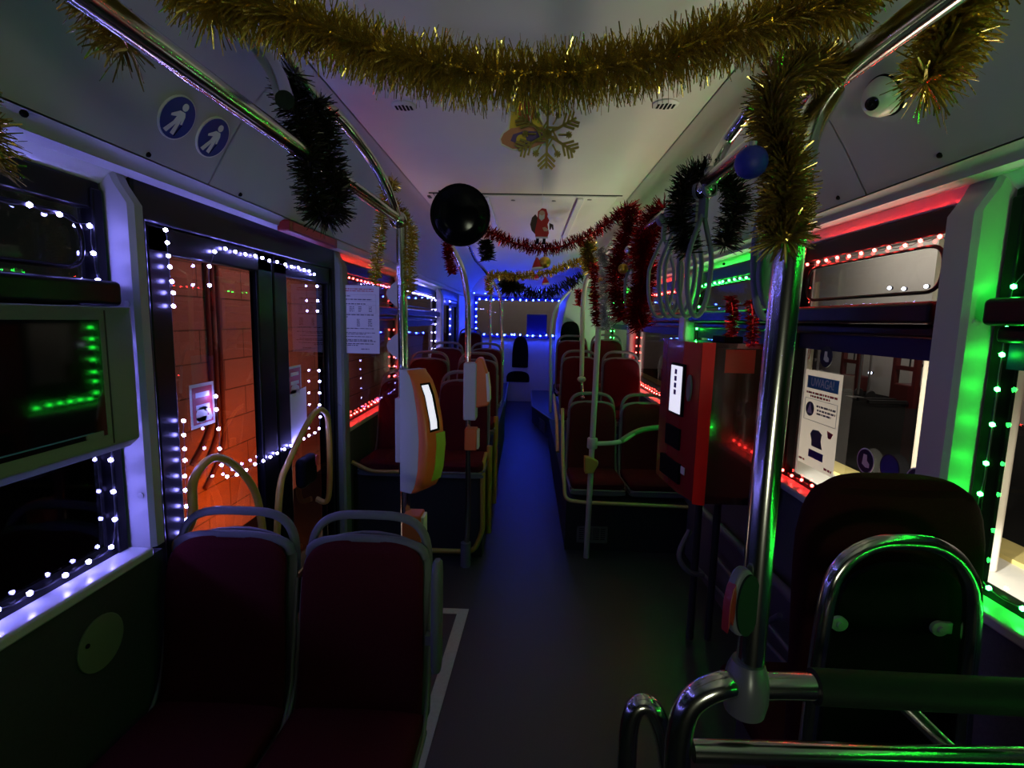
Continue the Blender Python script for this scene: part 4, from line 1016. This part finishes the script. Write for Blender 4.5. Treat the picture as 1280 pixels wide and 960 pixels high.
tinsel('gold tinsel end at the left picture edge over the window', [V((-.93,.80,2.235)), PY(-40,120,.80), PY(-12,160,.80), PY(-10,215,.80)], .042, 1300, 'gold_dark', w=.0016, droop=.5)
tinsel('dark tinsel looped over the left rail', [PY(368,92,1.18), PY(362,122,1.2), PY(382,170,1.22), PY(388,230,1.22), PY(403,272,1.24), PY(422,255,1.27), PY(414,205,1.28), PY(405,160,1.27), PY(392,125,1.22)], .047, 3000, 'tinsel_dark', w=.0016)
tinsel('thin gold tinsel looped at the left rail end', [PY(468,355,2.0), PY(474,300,1.97), PY(482,255,1.95), PY(492,228,1.97), PY(480,240,2.0), PY(498,262,2.02), PY(514,290,2.0), PY(512,330,1.98), PY(513,368,1.98)], .032, 2000, 'gold', w=.0018)
tinsel('dark tinsel looped over the right rail near the straps', [PY(905,308,1.42), PY(915,280,1.42), PY(922,250,1.42), PY(905,222,1.45), PY(875,215,1.48), PY(853,235,1.46), PY(850,275,1.45), PY(862,318,1.45)], .046, 2600, 'tinsel_dark', w=.0016)
tinsel('red tinsel garland swagged under the roof hatch', [PY(555,278,2.35), PY(606,288,2.35), PY(640,303,2.35), PY(680,311,2.35), PY(720,302,2.35), PY(755,282,2.35), PY(784,258,2.3)], .036, 1800, 'tinsel_red', w=.0022)
tinsel('red tinsel hanging in loops from the right rail, aisle side', [PY(784,258,2.3), PY(790,275,2.3), PY(776,310,2.32), PY(770,350,2.32), PY(778,400,2.32)], .055, 1900, 'tinsel_red', w=.0022)
tinsel('bushy red tinsel bunch hanging from the right rail by the straps', [PY(832,262,2.0), PY(812,285,2.1), PY(803,320,2.15), PY(806,350,2.2), PY(796,385,2.2), PY(802,410,2.2)], .064, 3000, 'tinsel_red', w=.0022)
tinsel('silver tinsel strand hanging from the right rail', [PY(748,312,2.9), PY(757,330,2.9), PY(757,370,2.9), PY(758,412,2.9)], .045, 1100, 'tinsel_silver', w=.003)
tinsel('dark red tinsel strand behind the silver one', [PY(742,330,3.2), PY(744,370,3.2), PY(746,408,3.2)], .045, 700, 'tinsel_red', w=.003)
tinsel('small red tinsel end hanging below the mirror', [PY(560,298,2.6), PY(560,318,2.6), PY(566,342,2.6)], .034, 500, 'tinsel_red', w=.0025)
tinsel('small dark green tinsel tuft right of the mirror', [PY(606,300,2.9), PY(610,325,2.9)], .05, 400, 'tinsel_dark', w=.003)
tinsel('thin gold tinsel swagged across the far aisle', [PY(613,368,4.2), PY(612,345,4.2), PY(640,345,4.2), PY(680,342,4.2), PY(710,332,4.2), PY(735,325,4.2)], .045, 1300, 'gold', w=.004)
tinsel('gold brown tinsel tuft at the top of the far right pole', [PY(733,302,3.7), PY(737,318,3.7), PY(738,340,3.7)], .07, 800, 'gold_dark', w=.004)
tinsel('dark tinsel swagged in front of the rear window', [PY(628,345,6.0), PY(650,362,6.0), PY(680,368,6.0), PY(705,358,6.0), PY(730,345,6.0)], .09, 700, 'tinsel_dark', w=.006)
tinsel('dark bushy tinsel bunch at the rear left ceiling', [PY(630,350,5.6), PY(640,362,5.6), PY(645,355,5.6)], .13, 500, 'tinsel_dark', w=.006)
tinsel('small red tinsel piece over the ticket machine, left', [PY(913,370,2.1), PY(916,395,2.1), PY(914,420,2.1)], .032, 350, 'tinsel_red', w=.0025)
tinsel('small red tinsel piece over the ticket machine, right', [PY(938,375,2.1), PY(941,400,2.1), PY(940,432,2.1)], .032, 350, 'tinsel_red', w=.0025)
tinsel('red ribbon tinsel at the rear right tube', [PY(722,362,5.0), PY(725,372,5.0), PY(722,382,5.0)], .05, 250, 'tinsel_red', w=.004)

# ------------------------------------------------------------------ ornaments
c = PY(684,168,.80)
t = thing('snowflake_ornament', 'gold glitter snowflake hanging under the big gold garland', 'ornament', c)
b = MB(); fr = Fr(c, (1,.04,0), (0,.03,1)); S = .049
def stick(a, r0, r1, w, off=0, c0=(0,0)):
    ca, sa = math.cos(a), math.sin(a); u, v = (ca, sa), (-sa, ca)
    P2 = [(c0[0]+u[0]*r+v[0]*s, c0[1]+u[1]*r+v[1]*s) for r, s in ((r0,-w),(r1,-w),(r1,w),(r0,w))]; b.prism(P2, fr, .003, -.0015)
for k in range(6):
    a = PI/2 + k*PI/3; stick(a, 0, S*1.0, .0016)
    for r in (.55, .70, .84):
        p0 = (math.cos(a)*S*r, math.sin(a)*S*r)
        for s in (1, -1): stick(a + s*.8, 0, S*(.36 if r < .8 else .26), .0015, 0, p0)
    stick(a+PI/6+PI*.667, 0, S*.40, .0012, 0, (math.cos(a)*S*.40, math.sin(a)*S*.40))
    a2 = a + PI/6; stick(a2, S*.34, S*.62, .0010)
    for j in range(4): stick(j*PI/4, -S*.10, S*.10, .0009, 0, (math.cos(a2)*S*.66, math.sin(a2)*S*.66))
b.disc(fr, 0, 0, S*.14, S*.14, .003, -.0015, 12)
b.build('flake', 'gold_matt', t); MB().tube([fr(0,S*.95), fr(0,S*.95)+V((0,-.02,.05))], .0006, 6).build('thread', 'gold', t)

c = PY(655,155,.84); fr = Fr(c, (1,.08,.12), (-.12,0,1)); Q = .84/635
t = thing('bell_cutout', 'printed yellow and red bell cutout behind the snowflake', 'ornament', c)
def px(pts): return [(x*Q, y*Q) for x, y in pts]
MB().prism(px([(-29,-22),(-31,-15),(-27,-8),(-20,-3),(-17,8),(-14,26),(-6,33),(8,33),(16,26),(20,10),(24,-4),(30,-8),(32,-16),(26,-25),(8,-30),(-16,-29)]), fr, -.002).build('card', 'paper_pink', t)
MB().prism(px([(-18,-4),(-15,8),(-12,25),(-5,31),(7,31),(14,25),(18,10),(22,-5)]), fr, .0012).build('bell_body', 'bell_yellow', t)
MB().prism(px([(-28,-20),(-29,-15),(-25,-9),(-16,-4),(4,-3),(22,-6),(29,-10),(30,-16),(24,-23),(6,-28),(-16,-27)]), fr, .0013).build('bell_lip', 'bell_pink', t)
MB().prism(px([(-18,-18),(-14,-11),(0,-8),(14,-10),(22,-15),(14,-22),(-4,-25)]), fr, .0018).build('bell_inside', 'bell_violet', t)
MB().disc(fr, -5*Q, -18*Q, 6*Q, 6*Q, .0024).build('clapper', 'bell_yellow', t)
MB().prism(px([(-6,6),(-4,22),(4,26),(13,22),(16,8),(6,2)]), fr, .0019).build('bow', 'bell_red', t)
MB().prism(px([(-15,16),(-12,22),(-8,20),(-10,14)]) , fr, .0018).build('highlight', 'sticker_cream', t)

c = PY(677,285,2.3); fr = Fr(c, (1,0,0), (0,0,1)); Q = 2.3/635
t = thing('bearded_man_cutout', 'card cutout of bearded man in red coat carrying a sack', 'ornament', PY(677,302,2.3))
MB().prism(px([(-7,-12),(7,-12),(9,-6),(7,4),(9,9),(6,14),(-5,14),(-6,6),(-8,-4)]), fr, .004).build('coat', 'coat_red', t)
MB().prism(px([(-7,-8),(-12,-3),(-14,4),(-12,12),(-8,16),(-5,12),(-6,0)]), fr, .004, -.003).build('sack', 'brown_dark', t)
MB().prism(px([(-5,13),(-5,19),(0,23),(5,22),(7,16),(6,12)]), fr, .004, .001).build('hood', 'coat_red', t)
MB().disc(fr, -.0*Q, 17*Q, 3.4*Q, 3.2*Q, .003, .004).build('face', 'skin', t)
MB().prism(px([(-3.5,16),(-3.5,11),(-.5,8),(3,11),(3.5,16),(0,14)]), fr, .003, .0055).build('beard', 'beard', t)
MB().prism(px([(-7,-12.5),(8,-12.5),(8,-10.5),(-7,-10.5)]), fr, .003, .003).build('fur_hem', 'beard', t)
for x in (-4.5, 3.5): MB().prism(px([(x-1.8,-12),(x+1.8,-12),(x+1.8,-19),(x-3,-19),(x-3,-17.5),(x-1.6,-17)]), fr, .004, -.001).build('boot', 'black', t)
MB().prism(px([(1,0),(4,1),(8,-2),(7,-4),(3,-4)]), fr, .003, .005).build('hand', 'skin', t)
MB().prism(px([(9,6),(14,4),(14.5,-2),(13,-2),(12,2),(11,-2),(9.5,-2)]), fr, .003).build('toy', 'brown_dark', t)
MB().tube([fr(0,23*Q), V((c.x,c.y,CZ))], .0008, 6).build('thread', 'paper', t)

c = PY(939,203,.70); t = thing('bauble', 'large blue glitter bauble hanging from the right rail', 'bauble', c-V((0,0,.021)))
MB().ball(c, .0205, seg=32).build('ball', 'bauble_blue', t); MB().lathe([(.006,.018),(.006,.025),(.003,.027)], c).build('cap', 'tinsel_silver', t)
MB().tube([c+V((0,0,.026)), c+V((.03,.10,.06))], .0008, 6).build('thread', 'tinsel_silver', t)
for k, (px_, py_, Y, r, mm, lab) in enumerate(((681,328,3.0,.034,'bauble_gold','gold bauble next to the red hat ornament'), (787,313,2.25,.024,'tinsel_silver','silver bauble in the red tinsel'), (779,336,2.25,.022,'bauble_gold','orange bauble in the red tinsel'), (752,351,3.0,.02,'bauble_gold','small gold bauble in the silver tinsel'))):
    c = PY(px_, py_, Y); t = thing('bauble', lab, 'bauble', c-V((0,0,r))); MB().ball(c, r, seg=20).build('ball', mm, t); MB().lathe([(r*.25,r*.95),(r*.25,r*1.2)], c).build('cap', 'tinsel_silver', t)
def hat(px_, py_, Y, s, label):
    c = PY(px_, py_, Y); t = thing('red_hat_ornament', label, 'ornament', c, group='small red hat ornaments')
    b = MB(); b.lathe([(.9*s,0),(.85*s,.3*s),(.6*s,.9*s),(.3*s,1.5*s),(.1*s,1.9*s)], c, (-.1,0,1), 20); b.build('cap', 'coat_red', t)
    MB().lathe([(.9*s,-.15*s),(1.05*s,0),(.95*s,.2*s),(.8*s,.2*s)], c, (-.1,0,1), 20).build('fur_rim', 'beard', t); MB().ball(c+V((-.2*s,0,1.95*s)), .28*s, seg=12).build('pompom', 'beard', t)
hat(672, 336, 3.0, .036, 'red hat ornament hanging under the red garland'); hat(682, 355, 4.1, .032, 'red hat ornament below the far gold swag, right'); hat(671, 349, 4.1, .022, 'tiny red hat ornament below the far gold swag, left')

# ------------------------------------------------------------------ lights
def area(name, loc, rot, sx, sy, e, col):
    l = bpy.data.lights.new(name, 'AREA'); l.shape = 'RECTANGLE'; l.size = sx; l.size_y = sy; l.energy = e; l.color = col
    o = bpy.data.objects.new(name, l); COL.objects.link(o); o.location = loc; o.rotation_euler = rot; return o
def spot(name, loc, tgt, e, col, ang=70, blend=.6, size=.05):
    l = bpy.data.lights.new(name, 'SPOT'); l.energy = e; l.color = col; l.spot_size = math.radians(ang); l.spot_blend = blend; l.shadow_soft_size = size
    o = bpy.data.objects.new(name, l); COL.objects.link(o); o.location = loc; d = V(tgt)-V(loc); o.rotation_euler = d.to_track_quat('-Z', 'Y').to_euler(); return o
WARM = (1, .88, .68)
# floodlights along the bus washing the lane on the right; added upward fills imitate ground bounce
spot('lane_flood', (1.5,3.2,2.8), (3.0,6.0,G), 1100, WARM, 60)
spot('lane_flood', (1.5,.9,2.8), (3.0,2.8,G), 900, WARM, 60)
spot('marker_lamp', (1.45,4.6,.5), (3.9,6.2,G), 1300, (1,.95,.85), 22)
spot('marker_lamp', (1.45,2.5,.5), (3.7,3.76,G), 1100, (1,.95,.85), 22)
area('bounce_fill', (2.3,3.0,-.25), (0, math.radians(180-42), 0), .5, 4.5, 150, (1,.93,.72))  # added fill in place of bounce off the ground, brightens the ceiling
area('bounce_fill', (-1.95,5.0,-.25), (0, math.radians(180+42), 0), .4, 3.0, 34, (1,.82,.62))  # weaker added fill on the left side, also aimed up at the ceiling
# street light falling through the windscreen onto the front ceiling
spot('street_light', (.2,-2.6,.75), (.1,1.3,2.35), 65, (.92,1,.70), 56, .8, .25)
# depot hall light on the far wall and column
area('hall_lamp', (8.5,10,4.3), (0, math.radians(-60), 0), 1, 12, 220, (1,.92,.80))
area('hall_lamp', (0,20,4.2), (math.radians(70), 0, 0), 8, 1, 30, (1,.8,.8))
spot('column_lamp', (2.0,2.2,3.2), (3.6,4.0,1.2), 60, (1,.9,.75), 40)
# amber lamp low on the brick wall
spot('amber_lamp', (-1.5,3.6,.1), (-2.6,4.6,.1), 220, (1,.22,.02), 100, .9)
spot('wall_lamp_light', (-1.4,4.5,3.0), (-2.65,4.8,1.4), 130, (1,.58,.56), 110, .8)
w = bpy.data.worlds.new('night'); SC.world = w; w.use_nodes = True
w.node_tree.nodes['Background'].inputs[0].default_value = (.55, .62, .55, 1); w.node_tree.nodes['Background'].inputs[1].default_value = .006
